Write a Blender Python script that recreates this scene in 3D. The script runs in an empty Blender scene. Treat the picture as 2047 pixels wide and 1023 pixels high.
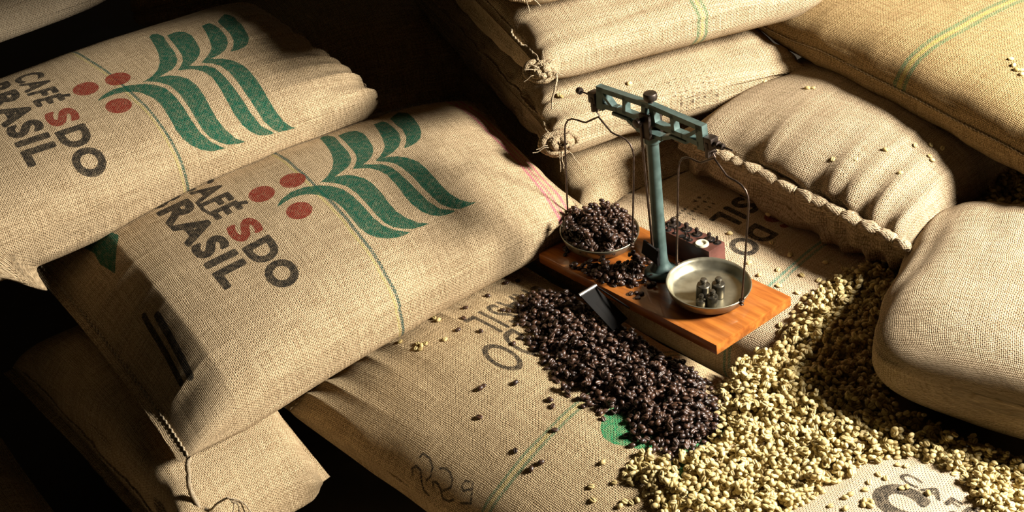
import bpy, bmesh, math, random
import numpy as np
from mathutils import Vector, Matrix, Euler
from mathutils.bvhtree import BVHTree

random.seed(7)
rng = np.random.default_rng(7)
scene = bpy.context.scene
COL = scene.collection

# ------------------------------------------------------------------ camera
F_PX, DIST, PITCH, ROLL = 3000.0, 1.85, math.radians(36), math.radians(3)
_fwd = np.array([0, math.cos(PITCH), -math.sin(PITCH)])
_r0 = np.array([1.0, 0, 0]); _u0 = np.cross(_r0, _fwd)
_right = math.cos(ROLL) * _r0 - math.sin(ROLL) * _u0
_up = math.sin(ROLL) * _r0 + math.cos(ROLL) * _u0
_cam = -_fwd * DIST
cd = bpy.data.cameras.new('camera'); cam = bpy.data.objects.new('camera', cd); COL.objects.link(cam)
cd.sensor_width = 36.0; cd.lens = 36.0 * F_PX / 2047.0; cd.clip_start = 0.02; cd.clip_end = 50
cam.matrix_world = Matrix(((_right[0], _up[0], -_fwd[0], _cam[0]), (_right[1], _up[1], -_fwd[1], _cam[1]),
                           (_right[2], _up[2], -_fwd[2], _cam[2]), (0, 0, 0, 1)))
cd.dof.use_dof = False
scene.camera = cam

# ------------------------------------------------------------------ world and light
w = bpy.data.worlds.new('world'); scene.world = w; w.use_nodes = True
w.node_tree.nodes['Background'].inputs[0].default_value = (1.0, 0.86, 0.50, 1)
w.node_tree.nodes['Background'].inputs[1].default_value = 0.007
ld = bpy.data.lights.new('window_daylight', 'AREA'); ld.shape = 'DISK'; ld.size = 0.34
ld.energy = 116; ld.color = (1.0, 0.955, 0.88)
lo = bpy.data.objects.new('window_daylight', ld); COL.objects.link(lo)
lo.location = (1.38, -0.40, 0.93)
lo.rotation_euler = (Vector((-0.15, 0.0, 0.0)) - lo.location).to_track_quat('-Z', 'Y').to_euler()
vs = scene.view_settings
vs.view_transform = 'Standard'; vs.look = 'None'; vs.gamma = 1.0; vs.exposure = 0.0; vs.use_curve_mapping = False

# ------------------------------------------------------------------ helpers
def V(p): return Vector((float(p[0]), float(p[1]), float(p[2])))
def ray(x, y):
    d = _fwd * F_PX + _right * (x - 1023.5) - _up * (y - 511.5); return d / np.linalg.norm(d)
def at(x, y, z=0.0):
    d = ray(x, y); return _cam + d * ((z - _cam[2]) / d[2])
def onplane(x, y, p, n):
    d = ray(x, y); n = np.array(n, float); return _cam + d * (np.dot(np.array(p) - _cam, n) / np.dot(d, n))

def tag(o, label=None, cat=None, group=None, kind=None):
    if label: o['label'] = label
    if cat: o['category'] = cat
    if group: o['group'] = group
    if kind: o['kind'] = kind
    return o
def link(name, me, mat=None, parent=None):
    o = bpy.data.objects.new(name, me); COL.objects.link(o)
    if mat is not None and me is not None:
        me.materials.clear(); me.materials.append(mat)
    if parent is not None: o.parent = parent
    return o
def empty(name, loc=(0, 0, 0)):
    o = bpy.data.objects.new(name, None); COL.objects.link(o); o.location = loc; o.empty_display_size = 0.02
    return o
def np_mesh(name, verts, faces, smooth=True):
    """verts (N,3), faces (M,4) or (M,3) int"""
    me = bpy.data.meshes.new(name)
    k = faces.shape[1]
    me.vertices.add(len(verts)); me.vertices.foreach_set('co', np.ascontiguousarray(verts, dtype=np.float32).ravel())
    me.loops.add(faces.size); me.loops.foreach_set('vertex_index', np.ascontiguousarray(faces, dtype=np.int32).ravel())
    me.polygons.add(len(faces)); me.polygons.foreach_set('loop_start', np.arange(0, faces.size, k, dtype=np.int32))
    me.update(calc_edges=True)
    me.polygons.foreach_set('use_smooth', np.full(len(faces), smooth))
    return me
def bm_mesh(name, bm, smooth=True, sharp=40):
    me = bpy.data.meshes.new(name)
    bmesh.ops.recalc_face_normals(bm, faces=bm.faces[:])
    for f in bm.faces: f.smooth = smooth
    for e in bm.edges:
        if len(e.link_faces) == 2 and e.calc_face_angle(0) > math.radians(sharp): e.smooth = False
    bm.to_mesh(me); bm.free(); return me
def fade(t): return t * t * (3 - 2 * t)
def vnoise(P, seed=0):
    """smooth value noise in [-1, 1] for an (N,3) array"""
    P = np.asarray(P, float); i = np.floor(P).astype(np.int64); f = fade(P - i)
    def h(a, b, c):
        n = (a * 374761393 + b * 668265263 + c * 2147483647 + seed * 1274126177) & 0xFFFFFFFF
        n = ((n ^ (n >> 13)) * 1274126177) & 0xFFFFFFFF
        n = ((n ^ (n >> 16)) * 2246822519) & 0xFFFFFFFF
        return ((n ^ (n >> 15)) & 0xFFFF) / 32767.5 - 1
    x, y, z = i[:, 0], i[:, 1], i[:, 2]; fx, fy, fz = f[:, 0], f[:, 1], f[:, 2]
    r = 0
    for dx in (0, 1):
        for dy in (0, 1):
            for dz in (0, 1):
                wgt = (fx if dx else 1 - fx) * (fy if dy else 1 - fy) * (fz if dz else 1 - fz)
                r = r + wgt * h(x + dx, y + dy, z + dz)
    return r

# ------------------------------------------------------------------ materials
class NT:
    """tiny node builder"""
    def __init__(self, name):
        self.m = bpy.data.materials.new(name); self.m.use_nodes = True
        self.t = self.m.node_tree; self.t.nodes.clear()
        self.out = self.t.nodes.new('ShaderNodeOutputMaterial')
        self.b = self.t.nodes.new('ShaderNodeBsdfPrincipled')
        self.t.links.new(self.b.outputs[0], self.out.inputs[0])
    def n(self, typ, **kw):
        nd = self.t.nodes.new(typ)
        for k, v in kw.items(): setattr(nd, k, v)
        return nd
    def put(self, sock, v):
        if isinstance(v, bpy.types.NodeSocket): self.t.links.new(v, sock)
        elif v is not None:
            if isinstance(v, (tuple, list)) and len(v) == 3 and sock.type == 'RGBA': v = (*v, 1)
            sock.default_value = v
    def math(self, op, a, b=None, c=None, clamp=False):
        nd = self.n('ShaderNodeMath', operation=op, use_clamp=clamp)
        self.put(nd.inputs[0], a)
        if b is not None: self.put(nd.inputs[1], b)
        if c is not None: self.put(nd.inputs[2], c)
        return nd.outputs[0]
    def vec(self, x, y, z=0.0):
        nd = self.n('ShaderNodeCombineXYZ')
        for s, v in zip(nd.inputs, (x, y, z)): self.put(s, v)
        return nd.outputs[0]
    def noise(self, vec, scale, detail=2.0, rough=0.5):
        nd = self.n('ShaderNodeTexNoise'); self.put(nd.inputs['Vector'], vec)
        nd.inputs['Scale'].default_value = scale; nd.inputs['Detail'].default_value = detail
        nd.inputs['Roughness'].default_value = rough
        return nd.outputs['Fac']
    def ramp(self, fac, lo, hi, a=0.0, b=1.0):
        nd = self.n('ShaderNodeMapRange', interpolation_type='SMOOTHSTEP'); self.put(nd.inputs[0], fac)
        nd.inputs[1].default_value = lo; nd.inputs[2].default_value = hi
        nd.inputs[3].default_value = a; nd.inputs[4].default_value = b
        return nd.outputs[0]
    def mix(self, fac, a, b, blend='MIX'):
        nd = self.n('ShaderNodeMix', data_type='RGBA', blend_type=blend)
        self.put(nd.inputs[0], fac); self.put(nd.inputs[6], a); self.put(nd.inputs[7], b)
        return nd.outputs[2]
    def attr(self, name):
        return self.n('ShaderNodeAttribute', attribute_name=name)
    def obj(self): return self.n('ShaderNodeTexCoord').outputs['Object']
    def bump(self, h, dist, strength=1.0):
        nd = self.n('ShaderNodeBump'); nd.inputs['Distance'].default_value = dist
        nd.inputs['Strength'].default_value = strength; self.put(nd.inputs['Height'], h)
        self.t.links.new(nd.outputs[0], self.b.inputs['Normal'])
    def set(self, **kw):
        names = {'color': 'Base Color', 'rough': 'Roughness', 'metal': 'Metallic', 'spec': 'Specular IOR Level',
                 'coat': 'Coat Weight', 'sheen': 'Sheen Weight'}
        for k, v in kw.items(): self.put(self.b.inputs[names[k]], v)
        return self.m

def burlap(name, tint=(0.57, 0.425, 0.25), dark=(0.20, 0.13, 0.06), stripes=(), inks=False, pitch=0.0021, ink_fade=0.0, contrast=1.0, green=(0.006, 0.075, 0.042)):
    """woven jute; threads follow the UV map, which is in metres (u across the sack, v along it)"""
    b = NT(name)
    uv = b.attr('UVMap').outputs['Vector']
    sep = b.n('ShaderNodeSeparateXYZ'); b.put(sep.inputs[0], uv); u, v = sep.outputs[0], sep.outputs[1]
    wob = b.noise(uv, 42.0, 2.0)
    wob2 = b.noise(b.vec(v, u, 3.3), 37.0, 2.0)
    uu = b.math('ADD', u, b.math('MULTIPLY', b.math('SUBTRACT', wob, 0.5), 0.006))
    vv = b.math('ADD', v, b.math('MULTIPLY', b.math('SUBTRACT', wob2, 0.5), 0.006))
    k = math.pi / pitch
    su, sv = b.math('SINE', b.math('MULTIPLY', uu, k)), b.math('SINE', b.math('MULTIPLY', vv, k))
    weave = b.math('MULTIPLY', su, sv)                                   # over / under checker
    au, av = b.math('ABSOLUTE', su), b.math('ABSOLUTE', sv)
    gap = b.math('MULTIPLY', au, av)                                     # 0 in the gaps between threads
    slub_u = b.noise(b.vec(b.math('MULTIPLY', uu, 420.0), b.math('MULTIPLY', vv, 26.0)), 1.0, 2.0)
    slub_v = b.noise(b.vec(b.math('MULTIPLY', uu, 26.0), b.math('MULTIPLY', vv, 420.0), 5.0), 1.0, 2.0)
    slub = b.math('ADD', slub_u, slub_v)                                 # about 1
    fuzz = b.noise(uv, 560.0, 3.0, 0.65)
    big = b.noise(uv, 9.0, 3.0)
    lum = b.math('ADD', b.math('MULTIPLY', b.ramp(gap, 0.0, 0.55), 0.50), b.math('MULTIPLY', b.ramp(slub, 0.72, 1.30), 0.40))
    lum = b.math('ADD', lum, b.math('MULTIPLY', b.math('SUBTRACT', fuzz, 0.5), 2.2))
    lum = b.math('ADD', lum, b.math('MULTIPLY', b.math('SUBTRACT', big, 0.5), 0.30))
    lum = b.math('ADD', b.math('MULTIPLY', b.math('SUBTRACT', lum, 0.56), contrast), 0.62, clamp=True)
    col = b.mix(lum, dark, tint)
    nz = b.noise(uv, 160.0, 2.0)
    for (ax, pos, half, c1, amount) in stripes:                          # dyed threads woven in
        co = u if ax == 'u' else v
        d = b.math('ABSOLUTE', b.math('SUBTRACT', b.math('ADD', co, b.math('MULTIPLY', b.math('SUBTRACT', big, 0.5), 0.012)), pos))
        f = b.math('SUBTRACT', 1.0, b.ramp(d, half * 0.75, half * 1.15))
        f = b.math('MULTIPLY', f, b.math('MULTIPLY', amount, b.ramp(b.math('ADD', b.math('MULTIPLY', weave, 0.35), nz), 0.15, 0.55, 0.35, 1.0)))
        col = b.mix(f, col, c1)
    if inks:
        wear = b.math('ADD', b.math('MULTIPLY', fuzz, 0.5), b.math('MULTIPLY', nz, 0.5))
        for an, c1 in (('ink_black', (0.016, 0.014, 0.011)), ('ink_green', green), ('ink_red', (0.20, 0.026, 0.014))):
            sd = b.attr(an).outputs['Fac']                               # signed distance, metres x 100
            sd = b.math('ADD', sd, b.math('MULTIPLY', b.math('SUBTRACT', wear, 0.5), 0.16))
            f = b.ramp(sd, -0.02, 0.08)
            worn = b.math('ADD', b.math('MULTIPLY', b.ramp(gap, 0.0, 0.5), 0.35), b.math('MULTIPLY', b.ramp(wear, 0.30, 0.62), -0.42))
            keep = b.math('ADD', worn, 0.95 - ink_fade, clamp=True)
            f = b.math('MULTIPLY', f, keep)
            col = b.mix(f, col, c1)
    hgt = b.math('ADD', b.math('MULTIPLY', gap, 0.7), b.math('MULTIPLY', b.math('ADD', weave, slub), 0.35))
    hgt = b.math('ADD', hgt, b.math('MULTIPLY', fuzz, 0.5))
    b.bump(hgt, 0.0011, 0.9)
    return b.set(color=col, rough=0.92, spec=0.12)

def simple(name, color, rough=0.5, metal=0.0, vary=0.25, scale=60.0, bump=0.0, spec=0.5):
    b = NT(name); o = b.obj()
    nz = b.noise(o, scale, 3.0)
    c2 = tuple(max(0.0, c * (1 - vary)) for c in color); c3 = tuple(min(1.0, c * (1 + vary)) for c in color)
    col = b.mix(b.ramp(nz, 0.3, 0.7), c2, c3)
    if bump: b.bump(b.noise(o, scale * 4, 3.0), bump, 0.6)
    return b.set(color=col, rough=b.ramp(nz, 0.2, 0.8, rough * 0.8, min(1, rough * 1.25)), metal=metal, spec=spec)

# ------------------------------------------------------------------ the setting
m_floor = simple('storeroom_floor', (0.05, 0.038, 0.024), 0.85, vary=0.4, scale=9.0, bump=0.002)
m_wall = simple('storeroom_wall', (0.045, 0.036, 0.025), 0.9, vary=0.3, scale=5.0, bump=0.003)
def box_mesh(name, x0, x1, y0, y1, z0, z1):
    bm = bmesh.new(); bmesh.ops.create_cube(bm, size=1)
    for v_ in bm.verts:
        v_.co = Vector((x0 if v_.co.x < 0 else x1, y0 if v_.co.y < 0 else y1, z0 if v_.co.z < 0 else z1))
    return bm_mesh(name, bm, smooth=False)
FLOOR_Z = -0.26
tag(link('floor', box_mesh('floor', -2.2, 2.6, -1.6, 2.0, FLOOR_Z - 0.05, FLOOR_Z), m_floor), 'dark storeroom floor under the coffee sacks', 'floor', kind='structure')
tag(link('wall_back', box_mesh('wall_back', -2.2, 2.6, 2.0, 2.1, FLOOR_Z, 2.2), m_wall), 'dark storeroom wall behind the stacked sacks', 'wall', kind='structure')

# ------------------------------------------------------------------ print on the sacks (signed distance to outlines)
def seg_sdf(P, segs):
    """distance from points (N,2) to segments (M,4) and even-odd inside test"""
    n = len(P); best = np.full(n, 1e9); inside = np.zeros(n, bool)
    for (x0, y0, x1, y1) in segs:
        dx, dy = x1 - x0, y1 - y0; L2 = dx * dx + dy * dy + 1e-15
        t = np.clip(((P[:, 0] - x0) * dx + (P[:, 1] - y0) * dy) / L2, 0, 1)
        d = (P[:, 0] - x0 - t * dx) ** 2 + (P[:, 1] - y0 - t * dy) ** 2
        best = np.minimum(best, d)
        c = (y0 > P[:, 1]) != (y1 > P[:, 1])
        if c.any():
            xi = x0 + (P[:, 1] - y0) / (dy if abs(dy) > 1e-12 else 1e-12) * dx
            inside ^= c & (P[:, 0] < xi)
    return np.sqrt(best), inside
def text_segs(txt):
    """outline segments of a text set in the built-in font, cap height 1, starting at x = 0; returns (segments, width)"""
    cu = bpy.data.curves.new('t', 'FONT'); cu.body = txt; cu.size = 1.0; cu.space_character = 1.13; cu.resolution_u = 4
    o = bpy.data.objects.new('t', cu); COL.objects.link(o)
    me = bpy.data.meshes.new_from_object(o.evaluated_get(bpy.context.evaluated_depsgraph_get()))
    bm = bmesh.new(); bm.from_mesh(me)
    bmesh.ops.remove_doubles(bm, verts=bm.verts[:], dist=1e-5)
    S = np.array([(e.verts[0].co.x, e.verts[0].co.y, e.verts[1].co.x, e.verts[1].co.y) for e in bm.edges if len(e.link_faces) == 1])
    bm.free(); bpy.data.meshes.remove(me); bpy.data.objects.remove(o); bpy.data.curves.remove(cu)
    return S
_segcache = {}
def text_sdf(P, txt, x, y, width, cap, ang=0.0, bold=0.0):
    """signed distance (inside > 0) to a text whose baseline starts at (x, y); width and cap height in metres"""
    if txt not in _segcache:
        S = text_segs(txt); H = text_segs('H'); _segcache[txt] = (S, S[:, [0, 2]].min(), S[:, [0, 2]].max(), H[:, [1, 3]].max())
    S, xa, xb, ch = _segcache[txt]
    sx, sy = width / (xb - xa), cap / ch
    Q = S.copy(); Q[:, [0, 2]] = (Q[:, [0, 2]] - xa) * sx; Q[:, [1, 3]] *= sy
    ca, sa = math.cos(ang), math.sin(ang)
    L = np.stack([(P[:, 0] - x) * ca + (P[:, 1] - y) * sa, -(P[:, 0] - x) * sa + (P[:, 1] - y) * ca], 1)
    out = np.full(len(P), -0.05)
    sel = (L[:, 0] > -0.02) & (L[:, 0] < width + 0.02) & (L[:, 1] > -0.03 - cap * .3) & (L[:, 1] < cap * 1.5 + 0.02)
    if sel.any():
        d, ins = seg_sdf(L[sel], Q); out[sel] = np.where(ins, d, -d) + bold
    return out
def poly_sdf(P, pts):
    pts = np.asarray(pts, float); out = np.full(len(P), -0.05)
    lo_, hi_ = pts.min(0) - 0.02, pts.max(0) + 0.02
    sel = ((P > lo_) & (P < hi_)).all(1)
    if sel.any():
        d, ins = seg_sdf(P[sel], np.hstack([pts, np.roll(pts, -1, 0)])); out[sel] = np.where(ins, d, -d)
    return out
def line_sdf(P, pts, half):
    pts = np.asarray(pts, float); out = np.full(len(P), -0.05)
    lo_, hi_ = pts.min(0) - 0.02, pts.max(0) + 0.02
    sel = ((P > lo_) & (P < hi_)).all(1)
    if sel.any():
        d, _ = seg_sdf(P[sel], np.hstack([pts[:-1], pts[1:]])); out[sel] = half - d
    return out

# ------------------------------------------------------------------ sacks
SACKS = []          # (name, BVHTree, bbox lo, bbox hi)
def spow(x, p): return np.sign(x) * np.abs(x) ** p
def sack(name, label, corners, T, mat, nt=96, nphi=132, n_top=2.5, n_bot=3.2, m=5.0, flap=0.012, arch=0.0, cross=0.0,
         waist=0.05, pull=0.03, wr=0.004, pleat=0.006, pleat_len=0.055, pleat_f=42, seed=1, folds=0.0, prints=None, dents=(), push=True, drop=None, shape=None, end_lo=None, tb=1.0, m_bot=None, round_plan=None, top_share=0.5, t_pack=1.35, group='jute coffee sacks'):
    """corners: mid-plane corners (x-,y-), (x+,y-), (x+,y+), (x-,y+) in metres; y runs along the sack"""
    c = [np.array(p, float) for p in corners]
    W = 0.5 * (np.linalg.norm(c[1] - c[0]) + np.linalg.norm(c[2] - c[3])) / 2
    L = 0.5 * (np.linalg.norm(c[3] - c[0]) + np.linalg.norm(c[2] - c[1])) / 2
    f = flap / L
    q = np.linspace(-1, 1, nt + 1)
    tt = np.sign(q) * (1 - (1 - np.abs(q)) ** t_pack)                       # rings packed towards the ends
    tt = np.concatenate([[-1 - f], tt, [1 + f]])
    e_ = (1 - top_share) / 2                                             # most columns where the print is
    ph = np.interp(np.linspace(0, 1, nphi + 1), [0, e_, .5, 1 - e_, 1], [-math.pi / 2, 0, math.pi / 2, math.pi, 1.5 * math.pi])
    c_side = int(round(e_ * nphi)); c_side2 = nphi - c_side
    t, p = np.meshgrid(tt, ph, indexing='ij')
    nr, nc = t.shape
    ta = np.clip(np.abs(t), 0, 1)
    prof = np.clip(1 - ta ** m, 0, 1) ** 0.5
    if end_lo is not None:                                               # one end slopes away to its seam
        prof = np.where(t < 0, np.minimum(prof, 1 - np.clip((ta - end_lo[0]) / (1 - end_lo[0]), 0, 1) ** end_lo[1]), prof)
    wid = 1 - waist * (1 - ta ** 4)
    cs, sn = np.cos(p), np.sin(p)
    if round_plan: wid = wid * np.clip(1 - ta ** round_plan, 1e-4, 1) ** (1 / round_plan)
    if m_bot: prof = np.where(sn < 0, np.clip(1 - ta ** m_bot, 0, 1) ** 0.5, prof)
    n = np.where(sn >= 0, n_top, n_bot)
    # the cross-section flattens to a line at the stitched ends
    s = wid * spow(cs, 2 / n)
    s = s * (1 - 0.0 * t)
    h = np.where(sn >= 0, 1.0, tb) * spow(sn, 2 / n) * (T * prof + np.where(np.abs(t) > 1, 0.0, 0.0015))
    tl = t * (1 - pull * (1 - np.clip(s, -1, 1) ** 2) * ta ** 6)
    S_, T_ = (s + 1) / 2, (tl + 1) / 2
    def bil(a, b): return ((1 - a) * (1 - b))[..., None] * c[0] + (a * (1 - b))[..., None] * c[1] + (a * b)[..., None] * c[2] + ((1 - a) * b)[..., None] * c[3]
    mid = bil(S_, T_)
    dx = (1 - T_)[..., None] * (c[1] - c[0]) + T_[..., None] * (c[2] - c[3])
    dy = (1 - S_)[..., None] * (c[3] - c[0]) + S_[..., None] * (c[2] - c[1])
    N = np.cross(dx, dy); N /= np.linalg.norm(N, axis=2, keepdims=True)
    P = mid + N * (h + arch * (1 - t ** 2) + cross * (1 - s ** 2))[..., None]
    if shape is not None: P = shape(P, s, t, h, N, T)
    # soft lumps, pleats that run out of the stitched ends, long folds
    loc = np.stack([s * W, t * L, h], -1).reshape(-1, 3)
    nz = vnoise(loc * 9 + 11.3 * seed, seed) * 0.6 + vnoise(loc * 21 + 5.1 * seed, seed + 5) * 0.3
    endw = np.exp(-(1 - np.clip(ta, 0, 1)) * L / pleat_len).ravel()
    pl = vnoise(np.stack([loc[:, 0] * pleat_f, loc[:, 1] * 4, np.sign(loc[:, 1]) * 3 + 0 * loc[:, 2]], 1), seed + 9)
    pl = 1 - 2 * np.abs(pl)
    creases = 0
    if folds:
        ang = 0.5 * math.sin(seed * 3.1)
        cl = vnoise(np.stack([loc[:, 0] * 16 + loc[:, 1] * 8 * ang, loc[:, 1] * 5, loc[:, 2] * 9], 1) + seed, seed + 3)
        creases = -folds * np.exp(-(cl / 0.12) ** 2)
    side = np.where(sn >= 0, 1.0, 0.5).ravel()
    flapm = np.where(np.abs(t) > 1, 0.0, 1.0).ravel()
    P = P.reshape(-1, 3)
    # outward directions from the smooth shape
    G = P.reshape(nr, nc, 3)
    du = np.gradient(G, axis=0); dv = np.gradient(G, axis=1)
    nv = np.cross(dv, du); ln = np.linalg.norm(nv, axis=2, keepdims=True); nv = np.where(ln > 1e-12, nv / np.maximum(ln, 1e-12), N)
    flip = (nv * N).sum(2) * np.where(sn >= 0, 1, -1)
    nv = np.where((flip[..., None] < -0.2), -nv, nv).reshape(-1, 3)
    disp = (wr * nz + creases) * side * flapm * prof.ravel() ** 0.5 + pleat * pl * endw * flapm * np.minimum(prof.ravel() * 3, 1)
    P = P + nv * disp[:, None]
    # the flap of the seam waves a little
    fl = vnoise(loc * np.array([14, 0.5, 0]) + seed * 2.7, seed + 21)
    P = P + N.reshape(-1, 3) * (0.004 * fl * (1 - np.minimum(prof.ravel() * 4, 1)))[:, None]
    for (x, y, rx, ry, dz) in dents:
        k_ = np.exp(-((loc[:, 0] - x) / rx) ** 2 - ((loc[:, 1] - y) / ry) ** 2) * (sn.ravel() > -0.1)
        P = P + N.reshape(-1, 3) * (dz * k_)[:, None]
    if drop is not None: P = drop(P, loc)
    # rest on what is already there: push vertices out of the sacks below
    if push:
        lo_, hi_ = P.min(0), P.max(0)
        for (nm, tree, l2, h2) in SACKS:
            if (lo_ > h2).any() or (hi_ < l2).any(): continue
            cand = np.where(((P > l2) & (P < h2)).all(1))[0]
            Dp = np.zeros_like(P); any_ = False
            for i in cand:
                co = V(P[i]); hit, nrm, idx, dist = tree.find_nearest(co, 0.12)
                dd = (co - hit).dot(nrm) if hit is not None else 9
                if hit is not None and dd < 0.0012 and (dist < 0.002 or dd < -0.75 * dist):
                    g = hit + nrm * 0.0012 - co; any_ = True
                    if g.length > 0.045: g *= 0.045 / g.length
                    Dp[i] = (g.x, g.y, g.z)
            if any_:                                                     # let the cloth around a contact give way smoothly
                own = (np.abs(Dp).sum(1) > 0).reshape(nr, nc, 1); B_ = Dp.reshape(nr, nc, 3).copy(); B0 = B_.copy()
                for _ in range(10):
                    B_ = (B_ + np.roll(B_, 1, 0) + np.roll(B_, -1, 0) + np.roll(B_, 1, 1) + np.roll(B_, -1, 1)) / 5
                    B_ = np.where(own, 0.5 * B0 + 0.5 * B_, B_)
                P = P + B_.reshape(-1, 3)
    P[:, 2] = np.maximum(P[:, 2], FLOOR_Z + 0.001)
    idx = np.arange(nr * nc).reshape(nr, nc)
    fc = np.stack([idx[:-1, :-1], idx[:-1, 1:], idx[1:, 1:], idx[1:, :-1]], -1).reshape(-1, 4)
    me = np_mesh(name, P, fc)
    # UV in metres: arc length across (0 on the top centre line), length along
    G = P.reshape(nr, nc, 3)
    seg = np.linalg.norm(np.diff(loc.reshape(nr, nc, 3)[:, :, [0, 2]], axis=1), axis=2)
    arc = np.concatenate([np.zeros((nr, 1)), np.cumsum(seg, 1)], 1)
    arc = arc[nr // 2][None, :] * np.ones((nr, 1))
    arc = -(arc - arc[:, nphi // 2][:, None])
    lm = P.reshape(nr, nc, 3)
    # length along the top: follow the mid profile so that print does not stretch over the ends
    prof_line = np.stack([t[:, nphi // 2] * L, h[:, nphi // 2]], 1)
    al = np.concatenate([[0], np.cumsum(np.linalg.norm(np.diff(prof_line, axis=0), axis=1))]); al -= np.interp(0, t[:, nphi // 2], al)
    along = al[:, None] * np.ones((1, nc))
    uv = np.stack([arc, along], -1).reshape(-1, 2)
    at_ = me.uv_layers.new(name='UVMap')
    at_.data.foreach_set('uv', uv[fc.ravel()].astype(np.float32).ravel())
    if prints is not None:
        top = np.abs(uv[:, 0]) < (W + T) * 1.25
        for an, fn in prints.items():
            val = np.full(len(P), -3.0)
            val[top] = np.clip(fn(uv[top]) * 100, -3, 3)
            a = me.attributes.new(an, 'FLOAT', 'POINT'); a.data.foreach_set('value', val.astype(np.float32))
    o = link(name, me, mat)
    tag(o, label, 'sack', group)
    low = P.reshape(nr, nc, 3)[::3, ::3]; lr, lc = low.shape[:2]
    li = np.arange(lr * lc).reshape(lr, lc)
    lf = np.stack([li[:-1, :-1], li[:-1, 1:], li[1:, 1:], li[1:, :-1]], -1).reshape(-1, 4)
    tree = BVHTree.FromPolygons([tuple(v_) for v_ in low.reshape(-1, 3)], [tuple(int(k_) for k_ in r) for r in lf])
    # orient: make sure normals point outward for the inside test
    hit, nrm, _, _ = tree.find_nearest(V(P.reshape(nr, nc, 3)[nr // 2, nphi // 2] + N[nr // 2, nphi // 2] * 0.02), 1.0)
    if nrm.dot(V(N[nr // 2, nphi // 2])) < 0:
        tree = BVHTree.FromPolygons([tuple(v_) for v_ in low.reshape(-1, 3)], [tuple(int(k_) for k_ in r[::-1]) for r in lf])
    SACKS.append((o.name, tree, P.min(0), P.max(0)))
    o_info = dict(obj=o, grid=P.reshape(nr, nc, 3), uv=uv.reshape(nr, nc, 2), N=N, W=W, L=L, nphi=nphi, c0=c_side, c1=c_side2)
    return o_info

DW = (np.array([0.69, -0.72]), np.array([0.72, 0.69]))       # the two main directions of the pile
AW = (np.array([0.60, -0.80]), np.array([0.80, 0.60]))       # print sacks on the left
def dw(d, w_, z): p_ = DW[0] * d + DW[1] * w_; return (p_[0], p_[1], z)
def aw(x, y, z): p_ = AW[0] * x + AW[1] * y; return (p_[0], p_[1], z)
def rect(o, e1, l1, e2, l2, z):
    """corners from an origin and two directions: e1 across (x), e2 along (y)"""
    o = np.array(o); e1 = np.array(e1); e2 = np.array(e2); zz = z if hasattr(z, '__len__') else (z,) * 4
    pts = [o, o + e1 * l1, o + e1 * l1 + e2 * l2, o + e2 * l2]
    return [(q_[0], q_[1], zz[i]) for i, q_ in enumerate(pts)]

GREEN_T, YEL_T, PINK_T = (0.06, 0.15, 0.07), (0.42, 0.38, 0.08), (0.42, 0.07, 0.13)
# the leaf emblem, metres on the cloth, x to the reading direction, y up
LEAVES = [
 [(-18,-55),(-26,-45),(-32,-29),(-30,-11),(-22,6),(-13,17),(1,26),(21,29.5),(43.5,30.5),(69,30.5),(87,33.5),(101,41.5),(111,53),(115,60),(115,51),(114,40),(109,27.5),(100,16.5),(90,10),(75,6.5),(53,7),(32,7.5),(15,5),(5,.5),(-5,-4.5),(-13,-12),(-18,-22),(-20,-33.5),(-18,-45),(-15.5,-55)],
 [(-26,5),(-31,21),(-27,29.5),(-24,41),(-17.5,50),(-3.5,59),(12.5,62),(35,62),(55,60.5),(75.5,60.5),(92,65),(106,74),(115,88),(114,74),(111.5,61.5),(106,52),(97,42.5),(85,37),(67,35.5),(42,36),(17.5,35.5),(-2,32),(-15.5,23),(-25,11.5)],
 [(-25,5),(-33,22),(-45,34.5),(-61,44),(-79,50),(-103,55),(-140,60.5),(-146,67),(-143,73),(-126,76),(-95,71.5),(-72,70),(-53,65.5),(-43.5,60),(-35,51),(-29,35),(-26,25)],
 [(-126,80),(-128,95),(-120,104),(-102,106.5),(-82,104),(-62.5,100.5),(-49.5,94.5),(-39,85.5),(-32,74),(-28,61),(-28.5,54),(-37,62.5),(-47,69.5),(-60,74),(-79,76),(-103,78)],
 [(-125,129.5),(-97,124),(-74.5,119),(-56,113.5),(-46.5,106.5),(-36,95.5),(-29.5,86),(-31.5,102),(-35,115),(-43.5,128),(-56,137),(-73,143),(-93,144.5),(-117,145.5),(-128,142.5)],
 [(-128,154),(-100,150.5),(-80,150.5),(-60,146),(-47,139.5),(-35,130),(-35,140),(-38.5,151.5),(-46.5,161),(-60,168.5),(-74,173),(-99,177.5),(-132,182),(-151,175)],
 [(-28.5,54),(-32,71),(-25,80.5),(-19.5,90.5),(-8,97),(9.5,99.5),(36,101),(59,102),(80,104),(99,110),(110,123),(114,127),(114,116),(111,104),(103,94),(92.5,87),(75,83),(54.5,83),(30,84.5),(7.5,85),(-8,81),(-20,73),(-25.5,63)],
 [(-29.5,86),(-31.5,102),(-28.5,107),(-24,115.5),(-12.5,124),(3,131),(21,133),(46,133.5),(63.5,133),(85,135),(100.5,140.5),(111,150),(115.5,160),(115,144.5),(114,132),(108,124),(95,115),(76,111.5),(54,109.5),(29.5,109.5),(6.5,108),(-10,104.5),(-20.5,97.5),(-26.5,90)]]
LEAVES = [np.array(l_) / 1000.0 for l_ in LEAVES]
CHERRIES = [(-0.0524, -0.0153), (-0.0518, -0.0574), (0.0067, -0.0374)]
def turn(P, ox, oy, ang=0.0, px=0.0, py=0.0):
    """sack cloth coordinates -> emblem coordinates"""
    ca, sa = math.cos(-ang), math.sin(-ang)
    x, y = P[:, 0] - px - ox, P[:, 1] - py - oy
    return np.stack([x * ca - y * sa + px, x * sa + y * ca + py], 1)
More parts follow.
